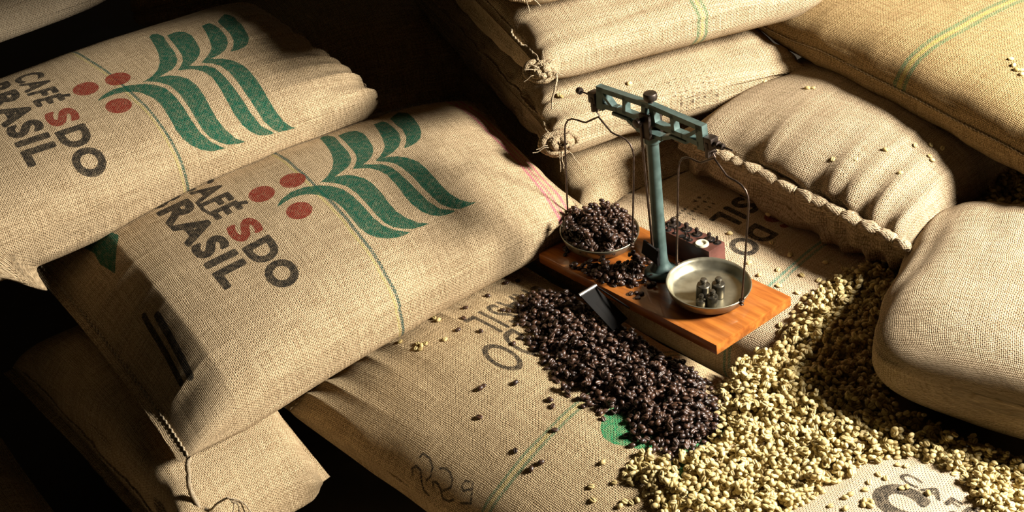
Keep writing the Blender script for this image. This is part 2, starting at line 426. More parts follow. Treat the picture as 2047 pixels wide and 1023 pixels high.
def many(P, fns):
    r = np.full(len(P), -0.05)
    for f_ in fns: r = np.maximum(r, f_(P))
    return r
def cafes_print(tr, extra_black=(), extra_green=()):
    def black(P):
        Q = tr(P)
        return many(Q, [lambda q: text_sdf(q, 'CAF\u00c9', -0.143, -0.121, 0.100, 0.0325, bold=0.0022),
                        lambda q: text_sdf(q, 'DO', 0.0225, -0.1215, 0.079, 0.0325, bold=0.0029),
                        lambda q: text_sdf(q, 'BRASIL', -0.141, -0.1685, 0.203, 0.0365, bold=0.0031)] + list(extra_black))
    def red(P):
        Q = tr(P)
        return many(Q, [lambda q: text_sdf(q, 'S', -0.0205, -0.1205, 0.030, 0.0325, bold=0.0029)] +
                    [lambda q, c_=c_: 0.0162 - np.hypot(q[:, 0] - c_[0], q[:, 1] - c_[1]) for c_ in CHERRIES])
    def green(P):
        Q = tr(P)
        return many(Q, [lambda q, l_=l_: poly_sdf(q, l_) for l_ in LEAVES] + list(extra_green))
    return {'ink_black': black, 'ink_red': red, 'ink_green': green}
def smudge_rows(x0, x1, y0, y1, rows, seed, ang=0.0):
    """rows of stamped type too small to read: short upright dabs of ink"""
    r_ = random.Random(seed); bars = []
    for i in range(rows):
        y = y0 + (y1 - y0) * (i + 0.15) / rows; hh = (y1 - y0) / rows * 0.68; x = x0 + r_.uniform(0, .006)
        while x < x1:
            wdt = r_.uniform(.0016, .0026)
            bars.append([(x, y), (x + wdt, y), (x + wdt, y + hh * r_.uniform(.8, 1)), (x, y + hh)])
            if r_.random() < .5: bars.append([(x, y + hh * .4), (x + .005, y + hh * .4), (x + .005, y + hh * .62), (x, y + hh * .62)])
            x += r_.uniform(.0038, .0058)
    segs = [lambda q, b_=np.array(b_): poly_sdf(q, b_) for b_ in bars]
    return segs
# ---- woven cloths
JUTE, JUTE_D = (0.56, 0.415, 0.245), (0.19, 0.125, 0.06)
m_plain = burlap('jute_cloth', contrast=1.2)
m_pale = burlap('pale_jute_cloth', (0.43, 0.325, 0.205), (0.155, 0.105, 0.053), contrast=1.25)
m_gold = burlap('golden_jute_cloth', (0.44, 0.30, 0.14), (0.14, 0.082, 0.028), contrast=1.3, stripes=[('u', -.037, .0030, GREEN_T, .7), ('u', -.030, .0028, YEL_T, .5), ('u', -.023, .0030, GREEN_T, .7)])
m_A = burlap('printed_jute_cloth', JUTE, JUTE_D, inks=True, contrast=1.25, stripes=[('v', 0.002, .0020, (.008, .06, .05), .85), ('v', -.003, .0016, YEL_T, .4), ('v', .258, .0030, PINK_T, .75), ('v', .267, .0026, PINK_T, .6), ('v', .281, .0034, PINK_T, .75)])
m_G = burlap('printed_jute_cloth_faded', JUTE, JUTE_D, inks=True, contrast=1.25, stripes=[('v', .049, .0018, (.008, .07, .05), .85), ('v', .0445, .0014, YEL_T, .4)])
m_B1 = burlap('worn_printed_jute_cloth', (0.57, 0.42, 0.235), JUTE_D, inks=True, contrast=1.4, green=(0.012, 0.20, 0.075), ink_fade=0.10, stripes=[('v', .0175, .0019, (.05, .14, .07), .7), ('v', .022, .0016, YEL_T, .35), ('v', .0265, .0019, (.05, .14, .07), .7)])
m_B2 = burlap('light_printed_jute_cloth', (0.60, 0.46, 0.29), (0.24, 0.16, 0.085), inks=True, contrast=0.8, stripes=[('v', .026, .0020, (.05, .20, .14), .75), ('v', .033, .0020, (.05, .20, .14), .65)])
m_F = burlap('cream_printed_jute_cloth', (0.62, 0.49, 0.32), (0.26, 0.18, 0.10), inks=True, contrast=0.7, ink_fade=.05)
m_H2 = burlap('striped_jute_cloth', (0.54, 0.405, 0.245), (0.19, 0.13, 0.065), contrast=1.15, stripes=[('v', .020, .0022, GREEN_T, .75), ('v', .026, .0020, YEL_T, .5), ('v', .032, .0022, GREEN_T, .75)])
m_H3 = burlap('stamped_jute_cloth', (0.54, 0.405, 0.245), (0.19, 0.13, 0.065), contrast=1.15, inks=True, ink_fade=.2)

# ---- print of each sack
none = lambda P: np.full(len(P), -0.05)
bar = lambda x0, y0, x1, y1, hw: (lambda q: line_sdf(q, [(x0, y0), (x1, y1)], hw))
pr_A = cafes_print(lambda P: turn(P, .009, .001), [lambda q: line_sdf(q, [(-.088, -.1245), (-.07, -.126), (-.055, -.122), (-.043, -.1165)], .0026),
        bar(.018, -.262, .113, -.276, .0042), bar(.035, -.249, .118, -.262, .0052)],
        [lambda q: poly_sdf(q, [(-.150, -.262), (-.158, -.250), (-.150, -.238), (-.138, -.236), (-.132, -.243), (-.128, -.230), (-.100, -.221), (-.092, -.226), (-.075, -.240), (-.056, -.256), (-.085, -.262), (-.105, -.258), (-.125, -.262), (-.138, -.256)])])
pr_G = cafes_print(lambda P: turn(P, .056, .057, -.10, .05, 0.0))
def b1_black(P):
    hand = [[(.1824,-.0642),(.1768,-.0685),(.1713,-.0658),(.1726,-.0574),(.1825,-.0503),(.1904,-.043),(.1917,-.0349)],
            [(.161,-.0671),(.155,-.0657),(.1554,-.0553),(.1621,-.0455),(.1723,-.0423),(.1785,-.0448)],
            [(.1803,-.0322),(.1758,-.0362),(.1732,-.0315),(.1771,-.0227),(.1844,-.0152),(.1832,-.0061),(.1779,-.0017)],
            [(.1582,-.0367),(.1548,-.0308),(.1554,-.0228),(.1609,-.0146),(.1692,-.012),(.177,-.0191)],
            [(.1514,.0052),(.1535,-.0001),(.1607,-.0003),(.1638,.0045),(.1566,.0119)],
            [(.1495,.0084),(.16,.0146),(.1701,.0206),(.177,.0084)]]
    P = P + np.array([.003, .009])
    hand = [[(x_ - .004, y_ - .012) for x_, y_ in h_] for h_ in hand]
    return many(P, [lambda q: text_sdf(q, 'DO', -.037, -.118, .056, .058, bold=.0008), lambda q: text_sdf(q, 'CAF\u00c9S', -.20, -.118, .148, .058, bold=.0008),
                    lambda q: text_sdf(q, 'BRASIL', -.132, -.174, .120, .052, bold=.0008)] + [lambda q, l_=l_: line_sdf(q, l_, .0017) for l_ in hand])
def b1_green(P):
    P = P + np.array([.004, .005])
    return many(P, [lambda q, p_=p_: poly_sdf(q, p_) for p_ in (
        [(-.045,.040),(-.012,.056),(.006,.060),(.019,.068),(.027,.080),(.027,.094),(.019,.112),(.013,.130),(-.02,.135),(-.07,.11)],
        [(-.075,.13),(-.04,.138),(-.012,.158),(-.012,.178),(-.035,.19),(-.07,.17)], [(.012,.150),(.028,.152),(.032,.166),(.018,.182),(.0,.170)],
        [(.016,.196),(.031,.198),(.034,.212),(.02,.226),(.006,.212)])])
pr_B1 = {'ink_black': b1_black, 'ink_green': b1_green, 'ink_red': none}
rows_B2 = smudge_rows(.004, .085, -.150, -.117, 3, 4)
def b2_black(P):
    return many(P, [lambda q: text_sdf(q, 'DO', .017, -.0565, .059, .034, bold=.0020), lambda q: text_sdf(q, 'CAF\u00c9', -.105, -.0565, .070, .034, bold=.0020),
                    lambda q: text_sdf(q, 'BRASIL', -.104, -.106, .148, .034, bold=.0020)] + rows_B2)
pr_B2 = {'ink_black': b2_black, 'ink_green': none, 'ink_red': lambda P: text_sdf(P, 'S', -.020, -.0565, .022, .034, bold=.002)}
pr_F = {'ink_black': lambda P: many(P, [lambda q: text_sdf(q, 'CAF\u00c9', -.114, .0605, .090, .013, ang=-.06, bold=.0012),
                                        lambda q: text_sdf(q, 'CA', -.118, .012, .100, .040, ang=-.03, bold=.005)]), 'ink_green': none, 'ink_red': none}
rows_H3 = smudge_rows(.213, .270, -.012, .058, 8, 9)
pr_H3 = {'ink_black': lambda P: many(P, rows_H3), 'ink_green': none, 'ink_red': none}
pr_G2 = {'ink_black': lambda P: many(P, [lambda q: text_sdf(q, 'BRASIL', -.02, -.12, .20, .04, bold=.0025), lambda q: text_sdf(q, 'DO', .10, -.075, .08, .034, bold=.0025)]), 'ink_green': none, 'ink_red': none}

# ---- the sacks, lowest first
info = {}
S = sack
EH, FH = np.array([.92, .39]), np.array([-.39, .92])
def hs(ox, oy, le, lf, z): return rect(np.array((ox, oy)) + FH * lf, -FH, lf, EH, le, z)
info['A4'] = S('coffee_sack', 'dark jute sack lowest on the left, beside the shaded stack', [aw(-.35, -.90, -.20), aw(.16, -.90, -.20), aw(.16, -.58, -.20), aw(-.35, -.58, -.20)], .06, m_plain, seed=31, folds=.006)
info['B3'] = S('coffee_sack', 'shadowed jute sack at floor level under the front sack with bean spill', [dw(.02, -.40, -.19), dw(.02, -.72, -.19), dw(.60, -.72, -.19), dw(.60, -.40, -.19)], .055, m_plain, seed=32)
info['A2'] = S('coffee_sack', 'jute sack under the corner of the front printed leaf sack', [aw(-.34, -.530, -.10), aw(.105, -.515, -.11), aw(.085, -.345, -.10), aw(-.34, -.30, -.10)], .085, m_plain, seed=2, folds=.004, n_top=2.3, n_bot=2.3, m=7, pleat=.004)
info['B1'] = S('coffee_sack', 'worn front jute sack with faded letters, handwriting and roasted beans spilled on it', [dw(-.06, .055, -.062), dw(-.085, -.300, -.105), dw(.50, -.305, -.105), dw(.50, .055, -.062)], .068, m_B1, seed=3, n_top=1.8, nt=230, nphi=320, top_share=.8, t_pack=1.12, prints=pr_B1)
info['B2'] = S('coffee_sack', 'pale jute sack with bold black lettering behind the balance board', [dw(-.04, .45, -.062), dw(-.04, .07, -.062), dw(.53, .07, -.062), dw(.53, .45, -.062)], .068, m_B2, seed=4, nt=230, nphi=320, top_share=.8, t_pack=1.12, prints=pr_B2)
info['F'] = S('coffee_sack', 'cream jute sack with grey letters rising out of the green beans', [dw(.455, -.22, -.062), dw(.88, -.26, -.075), dw(.88, .13, -.075), dw(.455, .10, -.062)], .058, m_F, seed=5, nt=200, nphi=280, top_share=.8, t_pack=1.12, prints=pr_F)
info['H4'] = S('coffee_sack', 'lowest jute sack of the tall back stack, behind the scale board', hs(.10, .095, .31, .48, -.022), .058, m_plain, seed=6)
info['A3'] = S('coffee_sack', 'dark jute sack in the gap between the printed sacks and back stack', rect((-.33, .36), (.92, .39), .36, (-.39, .92), .5, -.03), .125, m_plain, seed=16)
info['K'] = S('coffee_sack', 'dark jute sack standing far back between the printed sacks and back stack', rect((-.56, .60), (.92, .39), .68, (-.39, .92), .5, .06), .11, m_plain, seed=18)
info['A'] = S('coffee_sack', 'nearer of the two sacks printed with a green leaf and red dots', [at(52, 505, .015), at(378, 915, .0), at(1178, 440, .022), at(945, 208, .035)], .066, m_A, seed=7, m=4, arch=.014, end_lo=(.66, 1.35), nt=290, nphi=420, top_share=.82, t_pack=1.12, folds=.0, pleat=.002, prints=pr_A)
info['H3'] = S('coffee_sack', 'jute sack third from the top of the back stack, frayed corner', hs(.065, .082, .36, .50, .108), .042, m_H3, seed=8, folds=.004, flap=.003, m=13, n_bot=2.5, m_bot=8, tb=1.7, nt=150, nphi=240, prints=pr_H3)
info['H2'] = S('coffee_sack', 'jute sack with green and yellow stripe second from top of back stack', hs(.048, .072, .40, .50, .216), .041, m_H2, seed=9, folds=.004, flap=.003, m=13, n_bot=2.5, m_bot=8, tb=1.7)
info['H1'] = S('coffee_sack', 'topmost jute sack of the back stack, cut off by the frame', hs(.028, .072, .42, .50, .322), .044, m_plain, seed=10, folds=.004, flap=.003, m=13, n_bot=2.5, m_bot=8, tb=1.7)
info['H0'] = S('coffee_sack', 'jute sack high up the tall back stack, fifth from the bottom', hs(-.15, -.045, .50, .50, .465), .058, m_plain, seed=17)  # out of view, added and shifted forward to shade the sacks on the left
info['H00'] = S('coffee_sack', 'jute sack highest up the tall back stack, sixth from the bottom', hs(-.15, -.045, .50, .50, .58), .056, m_plain, seed=19)  # second out-of-view sack, added to lengthen the shadow of the stack
info['C'] = S('coffee_sack', 'jute sack with a thick knotted hand-sewn seam along its front edge', [at(1350, 274, .072), at(1822, 502, .066), dw(.41, .72, .065), dw(.055, .72, .065)], .058, m_pale, seed=11, folds=.0, flap=.004, pleat=.008, pleat_len=.085, pleat_f=30, m=4.5, tb=1.32, m_bot=14)
info['E'] = S('coffee_sack', 'plump unmarked pale sack sitting in the green beans at the right', rect((.357, -.303), (.88, -.47), .60, (.46, .89), .33, .056), .072, m_pale, seed=12, flap=.0005, m=3.0, pleat=.0, waist=.0, pull=.0, round_plan=8, n_top=2.4, n_bot=3.6, m_bot=9, wr=.007, folds=.003)
info['D'] = S('coffee_sack', 'large golden jute sack with a green stripe lying over the knotted sack', rect((.322, .318), (.555, -.83), .62, (.83, .555), .42, .152), .056, m_gold, seed=13, flap=.002, pleat=.002)
info['G'] = S('coffee_sack', 'farther sack printed with a green leaf and red dots, half in shadow', [aw(-.60, -.67, .12), aw(-.26, -.67, .11), aw(-.26, .0, .11), aw(-.60, .0, .12)], .066, m_G, seed=14, flap=.004, round_plan=26, nt=290, nphi=420, top_share=.82, t_pack=1.12, prints=pr_G)
info['G2'] = S('coffee_sack', 'unlit lettered jute sack behind the farther printed leaf sack', [aw(-1.04, -.70, .20), aw(-.665, -.70, .19), aw(-.665, -.12, .19), aw(-1.04, -.12, .20)], .062, m_F, seed=15, nt=150, nphi=240, prints=pr_G2)

# ------------------------------------------------------------------ seams, tufts and strings of the sacks
m_twine = burlap('jute_twine', (0.62, 0.50, 0.33), (0.30, 0.21, 0.12), pitch=0.0012)
def tube_np(path, rad, sides=6, twist=0.0):
    """tube along (N,3) points; rad a number or an array"""
    path = np.asarray(path, float); n = len(path); rad = np.ones(n) * rad
    tan = np.gradient(path, axis=0); tan /= np.maximum(np.linalg.norm(tan, axis=1, keepdims=True), 1e-9)
    ref = np.array([0.31, 0.17, 0.93]); u_ = np.cross(tan, ref); u_ /= np.maximum(np.linalg.norm(u_, axis=1, keepdims=True), 1e-6); v_ = np.cross(tan, u_)
    a = np.linspace(0, 2 * math.pi, sides, endpoint=False)[None, :] + twist * np.arange(n)[:, None]
    P = path[:, None, :] + rad[:, None, None] * (np.cos(a)[..., None] * u_[:, None, :] + np.sin(a)[..., None] * v_[:, None, :])
    i = np.arange(n * sides).reshape(n, sides); j = np.roll(i, -1, 1)
    f = np.stack([i[:-1], j[:-1], j[1:], i[1:]], -1).reshape(-1, 4)
    return P.reshape(-1, 3), f
def add_uv(me, scale=1.0):
    P = np.empty(len(me.vertices) * 3, np.float32); me.vertices.foreach_get('co', P); P = P.reshape(-1, 3)
    li = np.empty(len(me.loops), np.int32); me.loops.foreach_get('vertex_index', li)
    uvl = me.uv_layers.new(name='UVMap')
    q = np.stack([P[:, 0] + 0.6 * P[:, 1], P[:, 2] + 0.4 * P[:, 1]], 1) * scale
    uvl.data.foreach_set('uv', q[li].astype(np.float32).ravel())
def tube_obj(name, path, rad, mat, parent, sides=6, twist=0.0):
    P, f = tube_np(path, rad, sides, twist); me = np_mesh(name, P, f); add_uv(me); return link(name, me, mat, parent)
def merge(parts):
    Vs, Fs, o = [], [], 0
    for P, f in parts: Vs.append(P); Fs.append(f + o); o += len(P)
    return np.vstack(Vs), np.vstack(Fs)
def seam_line(inf, ring, c0, c1, off=0.0015, stitch=0.008, rad=0.0013, name='seam_stitching'):
    """chain stitches sewn along one ring of the cloth grid, between two columns"""
    G = inf['grid'][ring, c0:c1]
    seg = np.r_[0, np.cumsum(np.linalg.norm(np.diff(G, axis=0), axis=1))]
    n = int(seg[-1] / (stitch / 6)); t = np.linspace(0, seg[-1], n)
    P = np.stack([np.interp(t, seg, G[:, k]) for k in range(3)], 1)
    ph = (t / stitch) % 1.0
    nrm = P - inf['grid'].reshape(-1, 3).mean(0); nrm /= np.linalg.norm(nrm, axis=1, keepdims=True)
    P = P + nrm * (off + 0.0008 * np.sin(ph * 2 * math.pi))[:, None]
    return tube_obj(name, P, rad * (0.55 + 0.6 * np.abs(np.sin(ph * math.pi))), m_twine, inf['obj'], 5)
def col_of(inf, frac): return int(round(inf['c0'] + (frac - .25) * 2 * (inf['c1'] - inf['c0'])))
for key in ('A', 'A2', 'G', 'H1', 'H2', 'H3', 'A4', 'B1'):
    seam_line(info[key], 2, col_of(info[key], .27), col_of(info[key], .73))
for key in ('A', 'G'):
    seam_line(info[key], -3, col_of(info[key], .27), col_of(info[key], .73), rad=.0009)
seam_line(info['D'], 1, col_of(info['D'], .27), col_of(info['D'], .73), rad=.0010, stitch=.006)
# ---- the knotted seam of the sack behind the scale: puffed lobes drawn in by twine
def ring_point(inf, ring, s):
    """point on a ring of the cloth grid, s from -1 (x-) to 1 (x+), on the upper side"""
    k = inf['nphi']; cols = np.arange(inf['c0'], inf['c1'] + 1)                # from x+ over the top to x-
    G = inf['grid'][ring, cols]; f_ = np.linspace(1, -1, len(cols))
    x = np.array([np.dot(g_ - G[-1], G[0] - G[-1]) for g_ in G]); x = 2 * x / x[0] - 1
    o_ = np.argsort(x); return np.array([np.interp(s, x[o_], G[o_, q]) for q in range(3)])
def blob(rx, ry, rz, seed, nu=16, nv=12, amp=.18):
    th, ph_ = np.meshgrid(np.linspace(0, math.pi, nv), np.linspace(0, 2 * math.pi, nu, endpoint=False), indexing='ij')
    D = np.stack([np.cos(th), np.sin(th) * np.cos(ph_), np.sin(th) * np.sin(ph_)], -1).reshape(-1, 3)
    r = 1 + amp * vnoise(D * 1.7 + seed * 3.3, seed) + .06 * np.sin(D[:, 1] * 9 + seed)
    P = D * r[:, None] * np.array([rx, ry, rz]); i = np.arange(nu * nv).reshape(nv, nu); j = np.roll(i, -1, 1)
    return P, np.stack([i[:-1], j[:-1], j[1:], i[1:]], -1).reshape(-1, 4)
inC = info['C']; rk = random.Random(8)
kn = np.linspace(-.70, .955, 13); kn = [k_ + rk.uniform(-.02, .02) for k_ in kn]
ctr = inC['grid'].reshape(-1, 3).mean(0)
for q, s_ in enumerate(kn):
    p = ring_point(inC, 1, s_); tq = ring_point(inC, 1, min(1, s_ + .05)) - ring_point(inC, 1, s_ - .05); tq /= np.linalg.norm(tq)
    out = np.array([-DW[1][0], -DW[1][1], .55]); out -= tq * (out @ tq); out /= np.linalg.norm(out); sd_ = np.cross(tq, out)
    big_ = (1.25, .95, .62, 1.15, 1.1, .95, 1.05, 1.1, 1.0, 1.15, 1.1, .8, .7)[q]
    P, f = blob(.0165 * big_, .0098 * (.7 + .3 * big_), .0088 * (.7 + .3 * big_), q + 3)
    a_ = rk.uniform(-.35, .35); R_ = np.stack([tq * math.cos(a_) + out * math.sin(a_), -tq * math.sin(a_) + out * math.cos(a_), sd_], 1)
    me = np_mesh('seam_knot', P @ R_.T + p + out * .005, f); add_uv(me); link('seam_knot', me, m_pale, inC['obj'])
    if q < len(kn) - 1:                                                  # a turn of twine in the pinch
        p2 = ring_point(inC, 1, (s_ + kn[q + 1]) / 2) + out * .004; th = np.linspace(0, 2 * math.pi, 15)
        tube_obj('twine_turn', [p2 + out * .0062 * math.cos(t_) + sd_ * .0058 * math.sin(t_) + tq * .0015 * math.sin(t_ * 1.0) for t_ in th], .0011, m_twine, inC['obj'], 5)
# ---- loose ends of twine
def strand(inf, pts, rad=.0011, seed=0, name='loose_twine'):
    pts = np.array(pts); n = 22; tq = np.linspace(0, len(pts) - 1, n); k = np.arange(len(pts))
    P = np.stack([np.interp(tq, k, pts[:, q]) for q in range(3)], 1)
    for _ in range(3): P[1:-1] = .25 * P[:-2] + .5 * P[1:-1] + .25 * P[2:]
    P[1:] += .0012 * np.stack([vnoise(np.c_[tq[1:] * 1.9 + seed, tq[1:] * 0 + q, tq[1:] * 0], seed + q) for q in range(3)], 1)
    return tube_obj(name, P, rad * (.75 + .35 * np.abs(np.sin(np.arange(n) * 1.9))), m_twine, inf['obj'], 5)
e_ = ring_point(inC, 1, .99)
for q, (x, y, z) in enumerate(((1800, 512, .012), (1818, 520, .010), (1812, 516, .014), (1842, 514, .014))):
    strand(inC, [e_, e_ * .5 + np.array(at(x, y, z)) * .5 + np.array([0, 0, .006]), at(x, y, z)], .0010, q + 40)
inA = info['A']; e_ = inA['grid'][1, inA['c0']]
strand(inA, [e_, e_ + np.array([-.004, -.004, -.022]), e_ + np.array([-.006, -.006, -.045]), e_ + np.array([.002, -.010, -.064]), e_ + np.array([.012, -.012, -.070])], .0030, 51, 'twine_cord')
strand(inA, [e_ + np.array([.012, -.012, -.070]), e_ + np.array([.022, -.012, -.058]), e_ + np.array([.034, -.012, -.050])], .0014, 52)
for q in range(4):
    strand(inA, [e_ + np.array([.034, -.012, -.050]), e_ + np.array([.040 + .004 * q, -.014, -.058]), e_ + np.array([.036 + .008 * q, -.018, -.074])], .0008, 53 + q)
# ---- frayed, gathered corners of the back stack
def corner_tuft(inf, size, seed):
    g_ = inf['grid']; c_ = g_[1, inf['c0']].copy()
    ax = -_fwd * .75 + np.array([.2, -.5, .1]); ax /= np.linalg.norm(ax); u_ = np.cross(ax, [0, 0, 1.0]); u_ /= np.linalg.norm(u_); v_ = np.cross(ax, u_)
    parts = []
    for k in range(3):
        th = np.linspace(0, 2 * math.pi * 1.35, 40) + k * 2.1 + seed; r_ = np.linspace(size, size * .25, 40) * (1 - .12 * k)
        wob = vnoise(np.c_[th * 1.3, th * 0 + k, th * 0], seed + k)
        pts = c_ + (u_[None] * (r_ * 1.25 * np.cos(th))[:, None] + v_[None] * (r_ * .8 * np.sin(th))[:, None]) + ax[None] * (np.linspace(-.006, .007, 40) + .003 * wob)[:, None]
        parts.append(tube_np(pts, .0042 * (1 + .35 * vnoise(np.c_[th * 2, th * 0, th * 0 + k], seed + 7)), 8))
    P, f = merge(parts); me = np_mesh('gathered_corner', P, f); add_uv(me); link('gathered_corner', me, inf['obj'].data.materials[0], inf['obj'])
    r2 = random.Random(seed)
    for k in range(7):
        a_ = r2.uniform(0, 6.28); d_ = u_ * math.cos(a_) + v_ * math.sin(a_)
        strand(inf, [c_ + ax * .004, c_ + d_ * size * .9 + ax * .007, c_ + d_ * size * r2.uniform(1.2, 1.7) + ax * .004 + np.array([0, 0, -.004])], .0006, seed * 9 + k)
    return c_
corner_tuft(info['H3'], .021, 3); c_ = corner_tuft(info['H2'], .017, 5); corner_tuft(info['H1'], .016, 6)
strand(info['H2'], [c_ + np.array([.016, -.010, .002]), c_ + np.array([.014, -.016, -.012]), c_ + np.array([.008, -.018, -.042])], .0014, 91)

# ------------------------------------------------------------------ the balance scale
m_wood = NT('varnished_board_wood'); _o = m_wood.obj()
_mp = m_wood.n('ShaderNodeMapping'); m_wood.put(_mp.inputs[0], _o); _mp.inputs['Scale'].default_value = (6, 70, 70)
_g = m_wood.noise(_mp.outputs[0], 1.0, 5.0, 0.6); _g2 = m_wood.noise(_o, 14.0, 3.0)
_c = m_wood.mix(m_wood.ramp(_g, .3, .72), (0.20, 0.055, 0.010), (0.46, 0.155, 0.026)); _c = m_wood.mix(m_wood.ramp(_g2, .45, .75, 0, .45), _c, (0.12, 0.036, 0.010))
m_wood.bump(_g, .0004, .3)
m_wood = m_wood.set(color=_c, rough=0.26, spec=0.5, coat=0.35)
m_rose = simple('dark_rosewood', (0.085, 0.030, 0.021), 0.42, vary=.35, scale=40, bump=.0004)
m_hammer = simple('blue_green_enamel', (0.066, 0.102, 0.090), 0.40, metal=0.25, vary=.22, scale=90)
m_iron = simple('dark_bronze', (0.050, 0.036, 0.028), 0.42, metal=0.75, vary=.35, scale=120)
m_wire = simple('brown_steel_wire', (0.075, 0.050, 0.036), 0.38, metal=0.8, vary=.3, scale=150)
m_pan = simple('tarnished_brass_pan', (0.27, 0.245, 0.17), 0.36, metal=0.8, vary=.22, scale=55)
m_weight = simple('aged_brass_weights', (0.115, 0.100, 0.072), 0.36, metal=0.85, vary=.3, scale=90)
m_ring = simple('pale_bone_ring', (0.55, 0.50, 0.36), 0.5, vary=.1, scale=80)
m_steel = simple('worn_steel', (0.42, 0.40, 0.37), 0.33, metal=0.9, vary=.25, scale=90)
m_black = simple('blackened_metal', (0.008, 0.007, 0.006), 0.85, vary=.3, scale=80, spec=.15)  # near black: dark metal, also the shade in the scoop tray and block holes

BN = np.array([-math.tan(math.radians(4)), math.tan(math.radians(4)), 1.0]); BN /= np.linalg.norm(BN)
BO = at(1323, 545, 0.025)
_B, _R = onplane(1226, 427, BO, BN), onplane(1582, 592, BO, BN)
BA = (_R - _B) / np.linalg.norm(_R - _B); BB = np.cross(BN, BA)
BM = np.stack([BA, BB, BN], 1)
def b2w(p): return BO + BM @ np.array(p, float)
def w2b(p): return (np.array(p, float) - BO) @ BM
scale_root = empty('balance_scale')
scale_root.matrix_world = Matrix(((BA[0], BB[0], BN[0], BO[0]), (BA[1], BB[1], BN[1], BO[1]), (BA[2], BB[2], BN[2], BO[2]), (0, 0, 0, 1)))
tag(scale_root, 'antique balance scale with blue-green column on a varnished wooden board', 'balance scale')

def bm_box(bm, x0, x1, y0, y1, z0, z1, bev=0.0):
    r = bmesh.ops.create_cube(bm, size=1); vs_ = r['verts']
    for v_ in vs_:
        v_.co = Vector((x0 if v_.co.x < 0 else x1, y0 if v_.co.y < 0 else y1, z0 if v_.co.z < 0 else z1))
    if bev:
        es = list({e for v_ in vs_ for e in v_.link_edges})
        bmesh.ops.bevel(bm, geom=es, offset=bev, segments=2, affect='EDGES', profile=0.6)
def bm_lathe(bm, prof, seg=24, axis='z', origin=(0, 0, 0), closed=False):
    """revolve (radius, height) pairs"""
    rings = []
    for (r, h) in prof:
        ring = []
        for k in range(seg):
            a = 2 * math.pi * k / seg; x, y = r * math.cos(a), r * math.sin(a)
            p = {'z': (x, y, h), 'x': (h, x, y), 'y': (x, h, y)}[axis]
            ring.append(bm.verts.new((p[0] + origin[0], p[1] + origin[1], p[2] + origin[2])))
        rings.append(ring)
    for a, b_ in zip(rings[:-1], rings[1:]):
        for k in range(seg):
            bm.faces.new((a[k], a[(k + 1) % seg], b_[(k + 1) % seg], b_[k]))
    if not closed:
        for ring in (rings[0], rings[-1]):
            if max((ring[0].co - v_.co).length for v_ in ring) > 1e-6: bm.faces.new(ring)
    return bm
def bm_bar(bm, p0, p1, w_, y0, y1):
    """flat bar in the x-z plane from p0 to p1, width w_, between y0 and y1"""
    p0, p1 = np.array(p0), np.array(p1); d = p1 - p0; d /= np.linalg.norm(d); n_ = np.array([-d[1], d[0]]) * w_ / 2
    q = [p0 - n_, p1 - n_, p1 + n_, p0 + n_]
    lo_ = [bm.verts.new((a[0], y0, a[1])) for a in q]; hi_ = [bm.verts.new((a[0], y1, a[1])) for a in q]
    bm.faces.new(lo_); bm.faces.new(hi_[::-1])
    for k in range(4): bm.faces.new((lo_[k], lo_[(k + 1) % 4], hi_[(k + 1) % 4], hi_[k]))
def part(name, bm, mat, parent, sharp=35, label=None):
    o = link(name, bm_mesh(name, bm, True, sharp), mat, parent)
    if label: o['label'] = label
    return o
# board
bm = bmesh.new(); bm_box(bm, -.147, .1475, -.0655, .0582, -.0135, 0.0, .0022)
board = part('board', bm, m_wood, scale_root)
for (x, y) in ((-.125, -.045), (-.125, .04), (.125, -.045), (.125, .04)):
    bm = bmesh.new(); bm_lathe(bm, [(.006, -.026), (.009, -.024), (.010, -.018), (.008, -.0136)], 16, origin=(x, y, 0)); part('foot', bm, m_black, scale_root)
# column with flange
bm = bmesh.new()
bm_lathe(bm, [(.0205, 0), (.0205, .003), (.0185, .0048), (.0135, .0065), (.0112, .010), (.0088, .016), (.0078, .026), (.0074, .10), (.0072, .172), (.0078, .174), (.0098, .176), (.0102, .180), (.0100, .1835), (.006, .1845)], 32)
col = part('column', bm, m_hammer, scale_root)
for k in range(3):
    a = 0.5 + k * 2.094
    bm = bmesh.new(); bm_lathe(bm, [(.0016, .004), (.0016, .0058), (.0006, .0064)], 10, origin=(.0165 * math.cos(a), .0165 * math.sin(a), 0)); part('screw', bm, m_iron, col)
# rest bar under the beam
bm = bmesh.new()
for s_ in (-1, 1):
    bm_bar(bm, (0, .186), (s_ * .020, .1865), .005, -.0050, .0050)
    bm_bar(bm, (s_ * .018, .1865), (s_ * .034, .1935), .0045, -.0045, .0045)
    bm_box(bm, min(s_ * .032, s_ * .058), max(s_ * .032, s_ * .058), -.0055, .0055, .1925, .1965, .0012)
    bm_lathe(bm, [(.0016, .1966), (.0016, .1970)], 10, origin=(s_ * .050, 0, 0))
rest = part('beam_rest', bm, m_hammer, scale_root)
bm = bmesh.new(); bm_box(bm, -.0075, .0075, -.011, -.0065, .183, .213, .001); bm_box(bm, -.0075, .0075, .0065, .011, .183, .213, .001); bm_box(bm, -.0075, .0075, -.011, .011, .1825, .1865, .001)
part('pivot_fork', bm, m_iron, scale_root)
